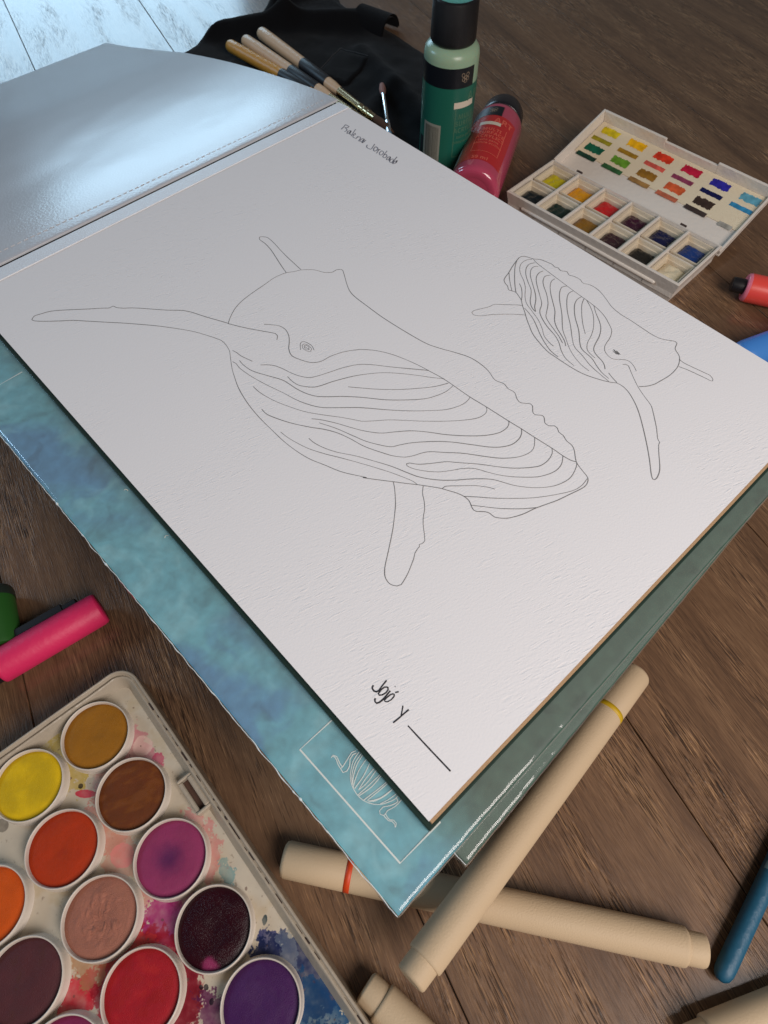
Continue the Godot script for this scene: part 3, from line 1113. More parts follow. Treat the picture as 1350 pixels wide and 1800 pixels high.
	var sides := [Vector3(0, 0, -1), Vector3(1, 0, 0), Vector3(0, 0, 1), Vector3(-1, 0, 0)]
	for k in 4:
		var n := (k + 1) % 4
		var a: Vector3 = t0[k]
		var b: Vector3 = t0[n]
		var sc := func(v: Vector3, f: float, y: float) -> Vector3: return Vector3(v.x - signf(v.x) * f, y, v.z - signf(v.z) * f)
		quad(pan, sc.call(a, 0.0010, 0.0), sc.call(b, 0.0010, 0.0), b, a, sides[k])
		quad(pan, a, b, sc.call(b, 0.0009, ph), sc.call(a, 0.0009, ph), Vector3.UP)
		quad(pan, sc.call(a, 0.0009, ph), sc.call(b, 0.0009, ph), sc.call(b, 0.0012, ph - 0.0022), sc.call(a, 0.0012, ph - 0.0022), -sides[k])
		quad(pan, sc.call(a, 0.0012, ph - 0.0022), sc.call(b, 0.0012, ph - 0.0022), sc.call(b, 0.0019, ph - 0.0024), sc.call(a, 0.0019, ph - 0.0024), Vector3.UP)
		quad(pan, sc.call(a, 0.0019, ph - 0.0024), sc.call(b, 0.0019, ph - 0.0024), sc.call(b, 0.0024, 0.0010), sc.call(a, 0.0024, 0.0010), -sides[k])
	quad(pan, Vector3(-px, 0.001, -pz), Vector3(px, 0.001, -pz), Vector3(px, 0.001, pz), Vector3(-px, 0.001, pz), Vector3.UP)
	var pan_mesh := done(pan)
	var ivory := rough_grain(mat(srgb(216, 202, 178), 0.4), T.soft, 60.0, 0.2)
	var cols := [
		["lemon yellow", srgb(206, 188, 18)], ["golden yellow", srgb(226, 152, 22)], ["bright red", srgb(204, 32, 34)], ["dark violet", srgb(62, 22, 44)], ["navy blue", srgb(20, 24, 66)], ["deep blue", srgb(24, 58, 122)],
		["blue-black", srgb(18, 28, 34)], ["bottle green", srgb(18, 42, 36)], ["ochre brown", srgb(140, 98, 30)], ["purple-brown", srgb(58, 34, 40)], ["charcoal black", srgb(36, 32, 28)], ["ivory white", srgb(226, 212, 180)],
	]
	for k in 12:
		var col := k % 6
		var back := k < 6
		var c: Array = cols[k]
		var p := thing("half_pan", "%s half pan in the %s row of the open watercolour box" % [c[0], "back" if back else "front"], "paint pan", xf * Transform3D(Basis(), Vector3(w + pitch * (col + 0.5), 0.0047, -Wd + w + 0.0112 if back else -w - 0.0110)), "half pans in the watercolour box")
		part("pan", pan_mesh, ivory, p)
		var m := mat(c[1], [0.3, 0.22, 0.4, 0.12, 0.25, 0.35, 0.3, 0.35, 0.4, 0.25, 0.4, 0.3][k], 0.5)
		rough_grain(m, T.soft, 70.0, 0.6)
		part("paint_block", paint_block(400 + k), m, p)

func paint_block(s: int) -> ArrayMesh:
	var n := noise(s, 3)
	var st := begin()
	st.set_smooth_group(1)
	var hx := 0.0071
	var hz := 0.0085
	var N := 18
	var pt := func(i: int, j: int) -> Vector3:
		var x := lerpf(-hx, hx, float(i) / N)
		var z := lerpf(-hz, hz, float(j) / N)
		var e := maxf(absf(x) / hx, absf(z) / hz)
		var far := smoothstep(0.75, 1.0, -z / hz)   # used up towards the back wall
		return Vector3(x, 0.0064 - 0.0022 * pow(e, 6.0) - 0.0024 * far + 0.0008 * n.get_noise_2d(x * 150.0, z * 150.0), z)
	for i in N:
		for j in N:
			quad(st, pt.call(i, j), pt.call(i + 1, j), pt.call(i + 1, j + 1), pt.call(i, j + 1), Vector3.UP)
	return done(st)


# ---------------------------------------------------------------- bottles
func drops_emblem(st: SurfaceTool, r: float, a0: float, y0: float, s: float) -> void:
	# cluster of outlined drops printed on the black band
	for d in [[-0.9, 0.9, 0.0], [0.9, 1.0, 0.4], [0.1, 0.05, 0.2], [-0.7, -0.5, 0.9], [0.9, -0.35, 0.1], [0.1, -1.0, 0.0]]:
		var n := 12
		for k in n:
			var q: Array[Vector3] = []
			for e in [[k, 0.62], [k + 1, 0.62], [k + 1, 0.46], [k, 0.46]]:
				var t: float = TAU * e[0] / n
				var rr: float = e[1] * s * (1.0 + 0.25 * maxf(0.0, sin(t + d[2])))
				var a: float = a0 + (d[0] * s + cos(t) * rr) / r
				q.append(Vector3(sin(a) * r, y0 + d[1] * s + sin(t) * rr, cos(a) * r))
			quad(st, q[0], q[1], q[2], q[3], q[0] * Vector3(1, 0, 1))

func paint_bottle(called: String, label: String, xf: Transform3D, body: StandardMaterial3D, lab: StandardMaterial3D, accent: StandardMaterial3D, turn: float, worn_cap: bool) -> Node3D:
	var b := thing(called, label, "paint bottle", xf)
	var R := 0.0168
	part("bottle", lathe_mesh([v2([0, 0.0012, 0.010, 0.0008]), v2([0.010, 0.0008, 0.0135, 0.0, 0.0156, 0.0009, 0.0165, 0.0028, R, 0.0048, R, 0.0755, 0.0163, 0.0783, 0.0150, 0.0802, 0.0125, 0.0816]), v2([0.0125, 0.0816, 0.0115, 0.0822, 0.0115, 0.0850])], 64), body, b)
	var black := mat(srgb(22, 23, 26), 0.38)
	rough_grain(black, T.fine, 60.0, 0.25)
	part("label", patch_mesh(R + 0.00012, turn - 1.9, turn + 1.35, 0.010, 0.0625), lab, b)
	part("label_band", patch_mesh(R + 0.0002, turn - 1.9, turn + 0.62, 0.0622, 0.0735), mat(srgb(14, 20, 28), 0.4), b)
	var print_m := mat(srgb(216, 206, 188), 0.5)
	var e := begin()
	drops_emblem(e, R + 0.00032, turn + 0.22, 0.0680, 0.0017)
	part("printed_emblem", done(e), mat(srgb(150, 132, 112), 0.5), b)
	part("label_bar", patch_mesh(R + 0.00028, turn - 0.12, turn + 0.72, 0.0505, 0.0542), print_m, b)
	var fr := begin()
	cyl_patch(fr, R + 0.00024, turn - 0.05, turn - 0.02, 0.020, 0.0502)
	cyl_patch(fr, R + 0.00024, turn + 1.02, turn + 1.05, 0.020, 0.0502)
	cyl_patch(fr, R + 0.00024, turn - 0.05, turn + 1.05, 0.0194, 0.0199)
	part("label_frame", done(fr), accent, b)
	var t := begin()
	bent_text(t, "ART", 0.0052, R + 0.00025, turn + 0.80, 0.0565)
	bent_text(t, "MULTI", 0.0030, R + 0.00025, turn + 0.46, 0.0453)
	bent_text(t, "SURFACE", 0.0030, R + 0.00025, turn + 0.50, 0.0410)
	bent_text(t, "ACRYLICS", 0.0030, R + 0.00025, turn + 0.50, 0.0367)
	bent_text(t, "satin paint", 0.0019, R + 0.00025, turn + 0.48, 0.0325)
	bent_text(t, "pintura acrilica", 0.0019, R + 0.00025, turn + 0.50, 0.0292)
	bent_text(t, "59 ml", 0.0030, R + 0.00025, turn + 0.40, 0.0128)
	part("label_text", done(t), accent, b)
	# barcode and small print on the side
	part("barcode_panel", patch_mesh(R + 0.0002, turn - 1.32, turn - 0.55, 0.0120, 0.0400), mat(srgb(150, 150, 138), 0.5), b)
	var bars := begin()
	var a := turn - 1.22
	while a < turn - 0.62:
		var wd := rng.randf_range(0.010, 0.028)
		cyl_patch(bars, R + 0.00028, a, a + wd, 0.0140, 0.0385)
		a += wd + rng.randf_range(0.012, 0.03)
	part("barcode", done(bars), mat(srgb(98, 96, 86), 0.5), b)
	part("label_block", patch_mesh(R + 0.0003, turn - 1.62, turn - 1.36, 0.0105, 0.0290), mat(srgb(16, 20, 22), 0.5), b)
	if worn_cap:
		part("cap", lathe_mesh([v2([0.0118, 0.0824, 0.0130, 0.0822, 0.0135, 0.0830, 0.0136, 0.0850, 0.0133, 0.1030, 0.0131, 0.1042]), v2([0.0131, 0.1042, 0.0122, 0.1050, 0.0112, 0.1046]), v2([0.0112, 0.1046, 0.0108, 0.1030])], 56), black, b)
		var tp := rough_grain(mat(srgb(98, 176, 164), 0.4), T.soft, 60.0, 0.8)
		part("dried_paint", lathe_mesh([v2([0, 0.1036, 0.006, 0.1038, 0.0100, 0.1032, 0.0112, 0.1044])], 40), tp, b)
	else:
		part("cap", lathe_mesh([v2([0.0118, 0.0824, 0.0146, 0.0822, 0.0150, 0.0830, 0.0150, 0.0850, 0.0143, 0.0945, 0.0128, 0.0985, 0.0100, 0.1004, 0.005, 0.1010, 0, 0.1012])], 56), mat(srgb(26, 26, 32), 0.25), b)
	return b

func bottles() -> void:
	var green := mat(srgb(150, 178, 150), 0.28)
	green.subsurf_scatter_enabled = true
	green.subsurf_scatter_strength = 0.15
	var glab := mat(srgb(32, 102, 86), 0.3)
	var gacc := mat(srgb(74, 118, 96), 0.4)
	var up := Transform3D(Basis(Vector3.UP, 0.02), Vector3(0.0401, 0.0, -0.4427))
	paint_bottle("green_paint_bottle", "upright green acrylic paint bottle with black cap, behind the open pad", up, green, glab, gacc, 0.25, true)
	var red := mat(srgb(186, 70, 98), 0.14)
	red.clearcoat_enabled = true
	red.clearcoat = 0.6
	red.clearcoat_roughness = 0.05
	var rlab := mat(srgb(192, 30, 34), 0.2)
	rlab.clearcoat_enabled = true
	rlab.clearcoat = 0.7
	rlab.clearcoat_roughness = 0.06
	var racc := mat(srgb(220, 100, 84), 0.4)
	var lie := along(Vector3(0.0556, 0.0172, -0.3905), Vector3(0.0785, 0.0172, -0.4650))
	paint_bottle("red_paint_bottle", "red acrylic paint bottle lying on its side beside the upright green bottle", lie, red, rlab, racc, -0.42, false)


# ---------------------------------------------------------------- cloth and brushes
func lerp_list(list: Array, z: float) -> float:
	for i in list.size() - 1:
		var p: Vector2 = list[i]
		var q: Vector2 = list[i + 1]
		if z <= p.x and z >= q.x:
			return lerpf(p.y, q.y, (p.x - z) / (p.x - q.x))
	return list[0].y if z > list[0].x else list[list.size() - 1].y

func seg_dist(p: Vector2, a: Vector2, b: Vector2) -> float:
	return p.distance_to(Geometry2D.get_closest_point_to_segment(p, a, b))

func cloth_height(x: float, z: float, n: FastNoiseLite) -> float:
	var p := Vector2(x, z)
	var h := 0.0035 + 0.0022 * n.get_noise_2d(x * 9.0, z * 9.0) + 0.0009 * n.get_noise_2d(x * 34.0, z * 34.0)
	# the long fold across, seen as a soft ridge with a hollow behind it
	for f in [[-0.150, -0.628, -0.085, -0.648, 0.006, 0.0100], [-0.085, -0.648, -0.022, -0.650, 0.0065, 0.0105], [-0.02, -0.60, 0.03, -0.50, 0.004, 0.009], [-0.10, -0.69, -0.04, -0.735, 0.005, 0.010], [0.004, -0.54, -0.03, -0.47, 0.003, 0.008]]:
		h += 1.5 * f[4] * exp(-pow(seg_dist(p, Vector2(f[0], f[1]), Vector2(f[2], f[3])) / f[5], 2.0))
	return h

func cloth_and_brushes() -> void:
	var black := mat(Color(0.0055, 0.0055, 0.0065).linear_to_srgb(), 0.95, 0.2)
	black.rim_enabled = true
	black.rim = 0.1
	black.rim_tint = 0.0
	rough_grain(black, T.fine, 70.0, 0.8)
	var cloth := thing("black_cloth", "rumpled black cloth with a stitched flap and strap, under the paint brushes", "cloth")
	var left := [Vector2(-0.44, -0.13), Vector2(-0.55, -0.185), Vector2(-0.601, -0.168), Vector2(-0.637, -0.144), Vector2(-0.673, -0.109), Vector2(-0.689, -0.103), Vector2(-0.72, -0.088), Vector2(-0.775, -0.07)]
	var right := [Vector2(-0.44, 0.040), Vector2(-0.56, 0.042), Vector2(-0.598, 0.037), Vector2(-0.628, 0.014), Vector2(-0.648, -0.004), Vector2(-0.662, -0.020), Vector2(-0.690, -0.040), Vector2(-0.775, -0.060)]
	var n := noise(501, 3)
	var st := begin()
	st.set_smooth_group(1)
	var nz := 120
	var nx := 100
	var pt := func(i: int, j: int) -> Vector3:
		var z := lerpf(-0.44, -0.775, float(j) / nz)
		var a := lerp_list(left, z) + 0.002 * n.get_noise_2d(z * 40.0, 1.0)
		var b := lerp_list(right, z) + 0.002 * n.get_noise_2d(z * 40.0, 9.0)
		var s := float(i) / nx
		var x := lerpf(a, b, s)
		var m := minf(minf(x - a, b - x), 0.008) / 0.008
		var h: float = cloth_height(x, z, n)
		return Vector3(x, 0.0004 + h * sqrt(maxf(0.0, m)), z)
	for j in nz:
		for i in nx:
			quad(st, pt.call(i, j), pt.call(i + 1, j), pt.call(i + 1, j + 1), pt.call(i, j + 1), Vector3.UP)
	part("fabric", done(st), black, cloth)
	# stitched flap
	var fl := [Vector3(-0.056, 0, -0.563), Vector3(-0.037, 0, -0.606), Vector3(-0.014, 0, -0.580), Vector3(-0.030, 0, -0.546)]
	var f := begin()
	f.set_smooth_group(1)
	var N := 14
	var fp := func(i: int, j: int) -> Vector3:
		var p: Vector3 = fl[0].lerp(fl[3], float(i) / N).lerp(fl[1].lerp(fl[2], float(i) / N), float(j) / N)
		var e := minf(minf(i, N - i), minf(j, N - j))
		p.y = cloth_height(p.x, p.z, n) + (0.0004 if e < 1 else 0.0024)
		return p
	for i in N:
		for j in N:
			quad(f, fp.call(i, j), fp.call(i + 1, j), fp.call(i + 1, j + 1), fp.call(i, j + 1), Vector3.UP)
	part("flap", done(f), black, cloth)
	var sw := begin()
	var grey := mat(srgb(74, 72, 72), 0.9)
	for e in [[0, 1], [1, 2]]:
		for k in 18:
			var p: Vector3 = fl[e[0]].lerp(fl[e[1]], (k + 0.15) / 18.0)
			var q: Vector3 = fl[e[0]].lerp(fl[e[1]], (k + 0.8) / 18.0)
			p.y = cloth_height(p.x, p.z, n) + 0.0016
			q.y = cloth_height(q.x, q.z, n) + 0.0016
			lathe(sw, [v2([0, 0, 0.0003, 0.0001, 0.0003, p.distance_to(q)])], 6, along(p, q))
	part("stitching", done(sw), grey, cloth).set_meta("kind", "stuff")
	# strap folded over the edge
	var sp := begin()
	sp.set_smooth_group(1)
	var s0 := Vector3(-0.022, 0, -0.655)
	var s1 := Vector3(0.004, 0, -0.636)
	var sd := (s1 - s0).normalized()
	var sn := Vector3(-sd.z, 0, sd.x)
	for k in 12:
		var a := PI * k / 12.0
		var b := PI * (k + 1) / 12.0
		var pa := sn * (-cos(a) * 0.013) + Vector3.UP * (0.002 + 0.013 * sin(a))
		var pb := sn * (-cos(b) * 0.013) + Vector3.UP * (0.002 + 0.013 * sin(b))
		quad(sp, s0 + pa, s1 + pa, s1 + pb, s0 + pb, pa + pb)
		quad(sp, s0 + pa * 0.86, s1 + pa * 0.86, s1 + pb * 0.86, s0 + pb * 0.86, -(pa + pb))
	part("strap", done(sp), black, cloth)

	var wood := rough_grain(mat(srgb(216, 182, 146), 0.42), T.soft, 50.0, 0.3)
	var amber := rough_grain(mat(srgb(206, 150, 62), 0.4), T.soft, 50.0, 0.3)
	var band := mat(srgb(36, 36, 40), 0.45)
	var brass := mat(srgb(196, 176, 138), 0.26)
	brass.metallic = 1.0
	var hair := mat(srgb(84, 58, 40), 0.9)
	brush("large_paint_brush", "wooden paint brush with black grip, farthest right of the three on the black cloth", Vector3(-0.1027, 0.0125, -0.6119), Vector3(-0.0093, 0.0110, -0.4907), wood, band, brass, hair, 1.0)
	brush("large_paint_brush", "wooden paint brush with black grip, in the middle of the three on the cloth", Vector3(-0.1145, 0.0120, -0.6006), Vector3(-0.0574, 0.0110, -0.5348), wood, band, brass, hair, 0.97)
	brush("large_paint_brush", "amber varnished paint brush mostly hidden under the folded pad cover", Vector3(-0.1267, 0.0115, -0.5935), Vector3(-0.0999, 0.0105, -0.5687), amber, band, brass, hair, 0.97)
	# small brush with its tip up the table
	var xf := along(Vector3(0.0075, 0.0105, -0.4090), Vector3(-0.0029, 0.0105, -0.5368))
	var o := thing("small_paint_brush", "thin paint brush with silver ferrule and pinkish hair tip", "paint brush", xf, "paint brushes on the black cloth")
	var steel := mat(srgb(226, 230, 232), 0.16)
	steel.metallic = 1.0
	part("handle", lathe_mesh([v2([0, -0.06, 0.0014, -0.058, 0.0024, 0.03, 0.0021, 0.0615])], 20), mat(srgb(120, 160, 190), 0.25), o)
	part("ferrule", lathe_mesh([v2([0.0022, 0.0610, 0.0022, 0.0680, 0.00235, 0.0685, 0.0022, 0.0692, 0.0022, 0.0705, 0.00235, 0.0712, 0.0022, 0.0720, 0.0021, 0.0745, 0.0022, 0.0750, 0.0020, 0.0756, 0.0016, 0.1125])], 24), steel, o)
	part("hair", lathe_mesh([v2([0.0015, 0.1120, 0.0023, 0.1165, 0.0026, 0.1205, 0.0019, 0.1260, 0.0006, 0.1288, 0.0, 0.1291])], 20), rough_grain(mat(srgb(186, 134, 122), 0.8), T.fine, 90.0, 0.8), o)

func brush(called: String, label: String, p: Vector3, q: Vector3, wood: Material, band: Material, metal: Material, hair: Material, s: float) -> void:
	var o := thing(called, label, "paint brush", along(p, q), "paint brushes on the black cloth")
	var r := 0.00475 * s
	part("handle", lathe_mesh([v2([0, 0, r * 0.5, 0.0004, r * 0.85, 0.0016, r, 0.004, r * 1.02, 0.018, r * 0.94, 0.0632])], 28), wood, o)
	part("grip", lathe_mesh([v2([r * 0.96, 0.0630, r * 1.0, 0.0640, r * 0.94, 0.0962, r * 0.90, 0.0968])], 28), band, o)
	part("neck", lathe_mesh([v2([r * 0.88, 0.0966, r * 0.86, 0.103, r * 0.66, 0.1125])], 28), wood, o)
	part("ferrule", lathe_mesh([v2([r * 0.67, 0.1118, r * 0.68, 0.1122, r * 0.55, 0.1370, r * 0.62, 0.1385, r * 0.54, 0.1400, r * 0.54, 0.1430, r * 0.61, 0.1445, r * 0.53, 0.1460, r * 0.53, 0.1480, r * 0.60, 0.1495, r * 0.52, 0.1510, r * 0.52, 0.1560])], 28), metal, o)
	part("hair", lathe_mesh([v2([r * 0.5, 0.1556, r * 0.62, 0.162, r * 0.5, 0.170, 0, 0.1790])], 20), hair, o)


# ---------------------------------------------------------------- markers
func kraft_marker(label: String, p: Vector3, q: Vector3, ring: StandardMaterial3D, kraft: StandardMaterial3D, len: float, has_ring := true) -> void:
	# p is the end with the narrower plug
	var o := thing("beige_marker", label, "marker", along(p, q), "beige cardboard-coloured markers")
	var r := 0.0063
	part("plug", lathe_mesh([v2([0, 0, 0.0040, 0.0]), v2([0.0040, 0.0, 0.0050, 0.0003, 0.0053, 0.0010, 0.00535, 0.0070])], 40), kraft, o)
	part("barrel", lathe_mesh([v2([0.0053, 0.0068, 0.0058, 0.0068]), v2([0.0058, 0.0068, 0.0062, 0.0072, r, 0.0080, r, len * 0.83])], 48), kraft, o)
	part("cap", lathe_mesh([v2([r * 0.99, len * 0.83, r, len * 0.8305, r, len - 0.0016, r * 0.93, len - 0.0005, r * 0.80, len]), v2([r * 0.80, len, 0, len])], 48), kraft, o)
	if has_ring:
		part("colour_ring", lathe_mesh([v2([r * 0.99, len * 0.828, r + 0.0001, len * 0.8283, r + 0.0001, len * 0.8430, r * 0.99, len * 0.8433])], 48), ring, o)

func markers() -> void:
	var kraft := rough_grain(mat(srgb(194, 172, 141), 0.6, 0.4), T.fine, 60.0, 0.22)
	var yellow := mat(srgb(196, 160, 20), 0.5)
	var orange := mat(srgb(206, 66, 18), 0.5)
	kraft_marker("beige marker with a yellow ring, lying across the other marker beside the pads", Vector3(0.0086, 0.0245, 0.0208), Vector3(0.105, 0.0064, -0.0825), yellow, kraft, 0.1426)
	kraft_marker("beige marker with an orange ring, passing under the corner of the pads", Vector3(0.1102, 0.0064, 0.0140), Vector3(-0.0342, 0.0064, -0.0133), orange, kraft, 0.1488)
	kraft_marker("beige marker whose plugged end lies beside the palette's edge", Vector3(-0.0058, 0.0064, 0.0240), Vector3(0.0052, 0.0064, 0.0325), orange, kraft, 0.145)
	kraft_marker("beige marker at the corner of the table, beyond the teal pen's tip", Vector3(0.0990, 0.0064, 0.0390), Vector3(0.1292, 0.0064, 0.0300), orange, kraft, 0.145, false)

	var pen := thing("teal_pen", "slim dark teal pencil with a rounded end beside the beige marker", "pencil", along(Vector3(0.1142, 0.0036, 0.0225), Vector3(0.1443, 0.0036, -0.0140)))
	var teal := rough_grain(mat(srgb(24, 84, 112), 0.5), T.soft, 50.0, 0.3)
	part("barrel", lathe_mesh([v2([0, 0.0, 0.0014, 0.0003, 0.0026, 0.0014, 0.0032, 0.0034, 0.0033, 0.006, 0.0033, 0.105, 0.003, 0.110]), v2([0.003, 0.110, 0, 0.110])], 32), teal, pen)
	var worn := begin()
	cyl_patch(worn, 0.00336, -1.1, 0.5, 0.0415, 0.0445)
	cyl_patch(worn, 0.00336, -0.9, 0.2, 0.0450, 0.0462)
	part("worn_print", done(worn), mat(srgb(104, 138, 148), 0.6), pen)

	# pink marker: cap with clip towards the pads
	var pink := rough_grain(mat(srgb(224, 42, 98), 0.5), T.soft, 50.0, 0.2)
	var dark := mat(srgb(20, 17, 20), 0.45)
	var pk := thing("pink_marker", "pink marker cap and barrel lying on the wood above the palette", "marker", along(Vector3(-0.1605, 0.0076, -0.0832), Vector3(-0.1228, 0.0076, -0.1104)))
	part("cap", lathe_mesh([v2([0, 0.0005, 0.0066, 0.0005]), v2([0.0066, 0.0005, 0.0073, 0.0010, 0.0075, 0.0022, 0.0073, 0.0440, 0.0070, 0.0455]), v2([0.0070, 0.0455, 0.0066, 0.0462, 0, 0.0464])], 48), pink, pk)
	part("barrel", lathe_mesh([v2([0.0064, 0.0006, 0.0064, -0.060, 0.0055, -0.068]), v2([0.0055, -0.068, 0, -0.068])], 40), dark, pk)
	var clip := begin()
	cbox(clip, Vector3(-0.0100, 0.0105, 0.0005), Vector3(-0.0060, 0.0330, 0.0040), 0.0005)
	cbox(clip, Vector3(-0.0090, 0.0310, 0.0005), Vector3(-0.0060, 0.0390, 0.0036), 0.0005)
	part("clip", done(clip), dark, pk)

	var gr := thing("green_marker", "green marker cap at the picture's edge behind the pink marker", "marker", along(Vector3(-0.1715, 0.0078, -0.1170), Vector3(-0.1580, 0.0078, -0.0870)))
	var green := mat(srgb(38, 88, 34), 0.4)
	part("cap_end", lathe_mesh([v2([0, -0.0012, 0.0058, -0.0010]), v2([0.0058, -0.0010, 0.0072, -0.0002, 0.0078, 0.0016, 0.0078, 0.0050])], 40), mat(srgb(34, 44, 38), 0.45), gr)
	part("barrel", lathe_mesh([v2([0.0076, 0.0048, 0.0076, 0.026, 0.0070, 0.028]), v2([0.0070, 0.028, 0, 0.028])], 40), green, gr)

	# uncapped coral marker at the right
	var coral := mat(srgb(232, 76, 66), 0.32)
	var rose := mat(srgb(232, 120, 140), 0.35)
	var cm := thing("coral_marker", "uncapped coral marker with a black nib holder pointing at the watercolour box", "marker", along(Vector3(0.2135, 0.0082, -0.3150), Vector3(0.2400, 0.0082, -0.3055)))
	part("collar", lathe_mesh([v2([0.0042, 0.0, 0.0070, -0.0002]), v2([0.0070, -0.0002, 0.0078, 0.0004, 0.0081, 0.0018])], 40), rose, cm)
	part("barrel", lathe_mesh([v2([0.0081, 0.0017, 0.0082, 0.0030, 0.0082, 0.080, 0.0074, 0.083]), v2([0.0074, 0.083, 0, 0.083])], 40), coral, cm)
	part("nib_holder", lathe_mesh([v2([0.0043, 0.001, 0.0043, -0.0068, 0.0040, -0.0074]), v2([0.0040, -0.0074, 0, -0.0074])], 32), dark, cm)

	var bl := thing("blue_marker", "light blue marker half hidden behind the open pad's edge", "marker", along(Vector3(0.1905, 0.0086, -0.2560), Vector3(0.2300, 0.0086, -0.2735)))
	var blue := mat(srgb(70, 136, 214), 0.3)
	part("barrel", lathe_mesh([v2([0, 0.0, 0.003, 0.0003, 0.0062, 0.0020, 0.0080, 0.0050, 0.0086, 0.009, 0.0086, 0.10, 0.0078, 0.104]), v2([0.0078, 0.104, 0, 0.104])], 40), blue, bl)


# ---------------------------------------------------------------- pen strokes, millimetres on the open pad's sheet
func large_whale_lines(b: Ribbon) -> void:
	b.stroke([260.7, 14.1, 262.0, 16.0, 261.3, 18.6, 260.2, 21.9, 258.4, 24.9, 254.6, 29.8, 250.4, 34.9, 246.3, 40.1, 244.0, 42.9, 243.9, 44.7, 242.1, 45.3, 239.6, 47.4, 235.7, 51.7, 226.0, 60.3, 219.3, 66.7, 209.9, 71.2, 200.3, 75.9, 200.1, 75.8, 192.0, 80.3, 182.7, 86.4, 181.1, 87.2, 179.7, 87.1, 177.9, 85.3])
	b.stroke([260.7, 14.1, 259.1, 14.7, 255.7, 18.0, 251.4, 23.0, 247.7, 27.4, 242.1, 32.6, 235.5, 38.7, 232.2, 41.8, 227.1, 46.3, 218.2, 53.7, 207.1, 61.5, 198.1, 66.0, 196.3, 66.7, 193.9, 67.6, 190.7, 67.6, 186.6, 66.6, 184.3, 65.3, 178.0, 61.6, 173.0, 59.3, 166.8, 56.9, 158.2, 54.9, 149.4, 53.9, 141.0, 53.7, 133.0, 53.7, 126.2, 54.4, 120.1, 55.7, 114.5, 57.9, 107.0, 60.9, 99.0, 65.9, 100.0, 64.8, 96.3, 67.6, 90.9, 71.9, 86.7, 75.2, 83.8, 77.6, 78.9, 81.3, 76.4, 83.0, 74.3, 84.1, 71.2, 85.7, 68.4, 86.6, 65.9, 86.6, 64.2, 85.8, 62.7, 85.1, 61.1, 85.1, 58.8, 87.3, 57.0, 88.2, 54.8, 88.3, 52.2, 90.3, 50.4, 92.8, 48.5, 97.0, 47.0, 102.3, 44.0, 110.1, 42.5, 115.5, 41.1, 120.6, 40.8, 123.4, 41.7, 125.9, 43.2, 127.0, 46.4, 127.9, 50.0, 129.3, 54.0, 133.0, 56.3, 134.2, 58.7, 134.3, 61.4, 135.4, 63.5, 135.4, 65.3, 136.6, 66.7, 136.6, 68.2, 135.0, 70.3, 135.0, 71.8, 136.5, 73.3, 137.1, 75.4, 135.4, 77.0, 135.6, 79.2, 138.0, 80.5, 138.2, 83.5, 135.8, 85.9, 136.2, 88.8, 138.0, 91.9, 137.6, 94.9, 138.3, 98.8, 137.2, 103.9, 138.8, 108.9, 139.3, 114.8, 138.6, 121.7, 135.7, 127.2, 133.0, 134.8, 130.5, 154.5, 128.1, 168.1, 127.7, 174.8, 127.7, 179.1, 128.4, 183.5, 130.4, 190.0, 134.2, 192.6, 135.3, 194.4, 133.4, 194.4, 131.0, 197.1, 128.0, 200.6, 126.3, 202.9, 124.4, 205.5, 121.2, 206.7, 118.4, 208.6, 115.1, 209.3, 112.3, 209.7, 108.2, 209.1, 102.6, 208.6, 96.4, 207.6, 89.3, 205.7, 83.7, 202.4, 78.5, 200.1, 75.8])
	b.stroke([208.6, 115.1, 213.2, 116.2, 219.9, 118.1, 226.6, 119.9, 231.9, 120.6, 235.8, 120.5, 237.3, 121.7, 236.2, 123.1, 234.1, 124.2, 228.8, 123.9, 222.8, 123.0, 216.1, 122.2, 205.7, 121.4])
	b.stroke([189.1, 87.1, 187.0, 89.0, 183.8, 91.3, 180.4, 91.9, 176.7, 90.8, 173.6, 88.7, 170.3, 85.8, 166.7, 84.3, 163.0, 85.1, 157.9, 87.7, 155.5, 91.3, 155.0, 95.8, 153.3, 101.3, 150.6, 106.1, 148.2, 109.0, 144.0, 112.5, 138.1, 115.8, 131.4, 118.2, 126.0, 119.7, 121.0, 120.7, 112.8, 122.1, 100.0, 122.9, 91.3, 124.0, 80.8, 125.1, 74.6, 125.9, 68.3, 126.5, 60.4, 127.4, 55.2, 127.7, 51.8, 128.3, 50.0, 129.2])
	b.stroke([166.4, 89.1, 169.0, 91.0, 169.7, 92.6, 168.1, 93.7, 165.1, 94.1, 162.4, 93.2])
	b.stroke([168.1, 91.3, 168.1, 92.4, 166.2, 93.2, 163.5, 92.8, 162.9, 91.5, 164.3, 90.6, 166.5, 90.4, 168.1, 91.3])
	b.stroke([167.3, 91.7, 166.7, 92.6, 165.0, 92.6, 164.1, 91.5, 165.5, 90.9, 167.3, 91.7, 165.2, 91.7, 163.9, 92.1])
	b.stroke([185.8, 67.7, 183.8, 68.2, 180.6, 68.5, 175.2, 70.1])
	b.stroke([171.2, 71.3, 169.5, 73.3, 167.0, 75.3, 163.6, 76.7, 159.2, 77.9, 155.8, 79.2, 152.1, 81.6, 150.3, 84.8, 148.4, 90.1, 146.6, 95.4, 144.2, 100.4, 141.9, 103.4, 138.4, 106.6, 134.1, 109.9, 127.6, 115.3, 121.1, 120.8])
	b.stroke([158.5, 75.6, 155.2, 75.4, 151.3, 76.2, 147.1, 79.4, 145.3, 82.6, 143.5, 88.0, 139.7, 96.4, 135.4, 103.1, 132.0, 107.2, 127.4, 111.4, 122.0, 115.7, 117.7, 118.8, 113.4, 122.3])
	b.stroke([137.2, 90.3, 133.8, 93.2, 129.1, 97.3, 125.4, 100.9, 121.2, 105.5, 116.4, 111.7, 112.9, 116.9, 110.7, 121.8])
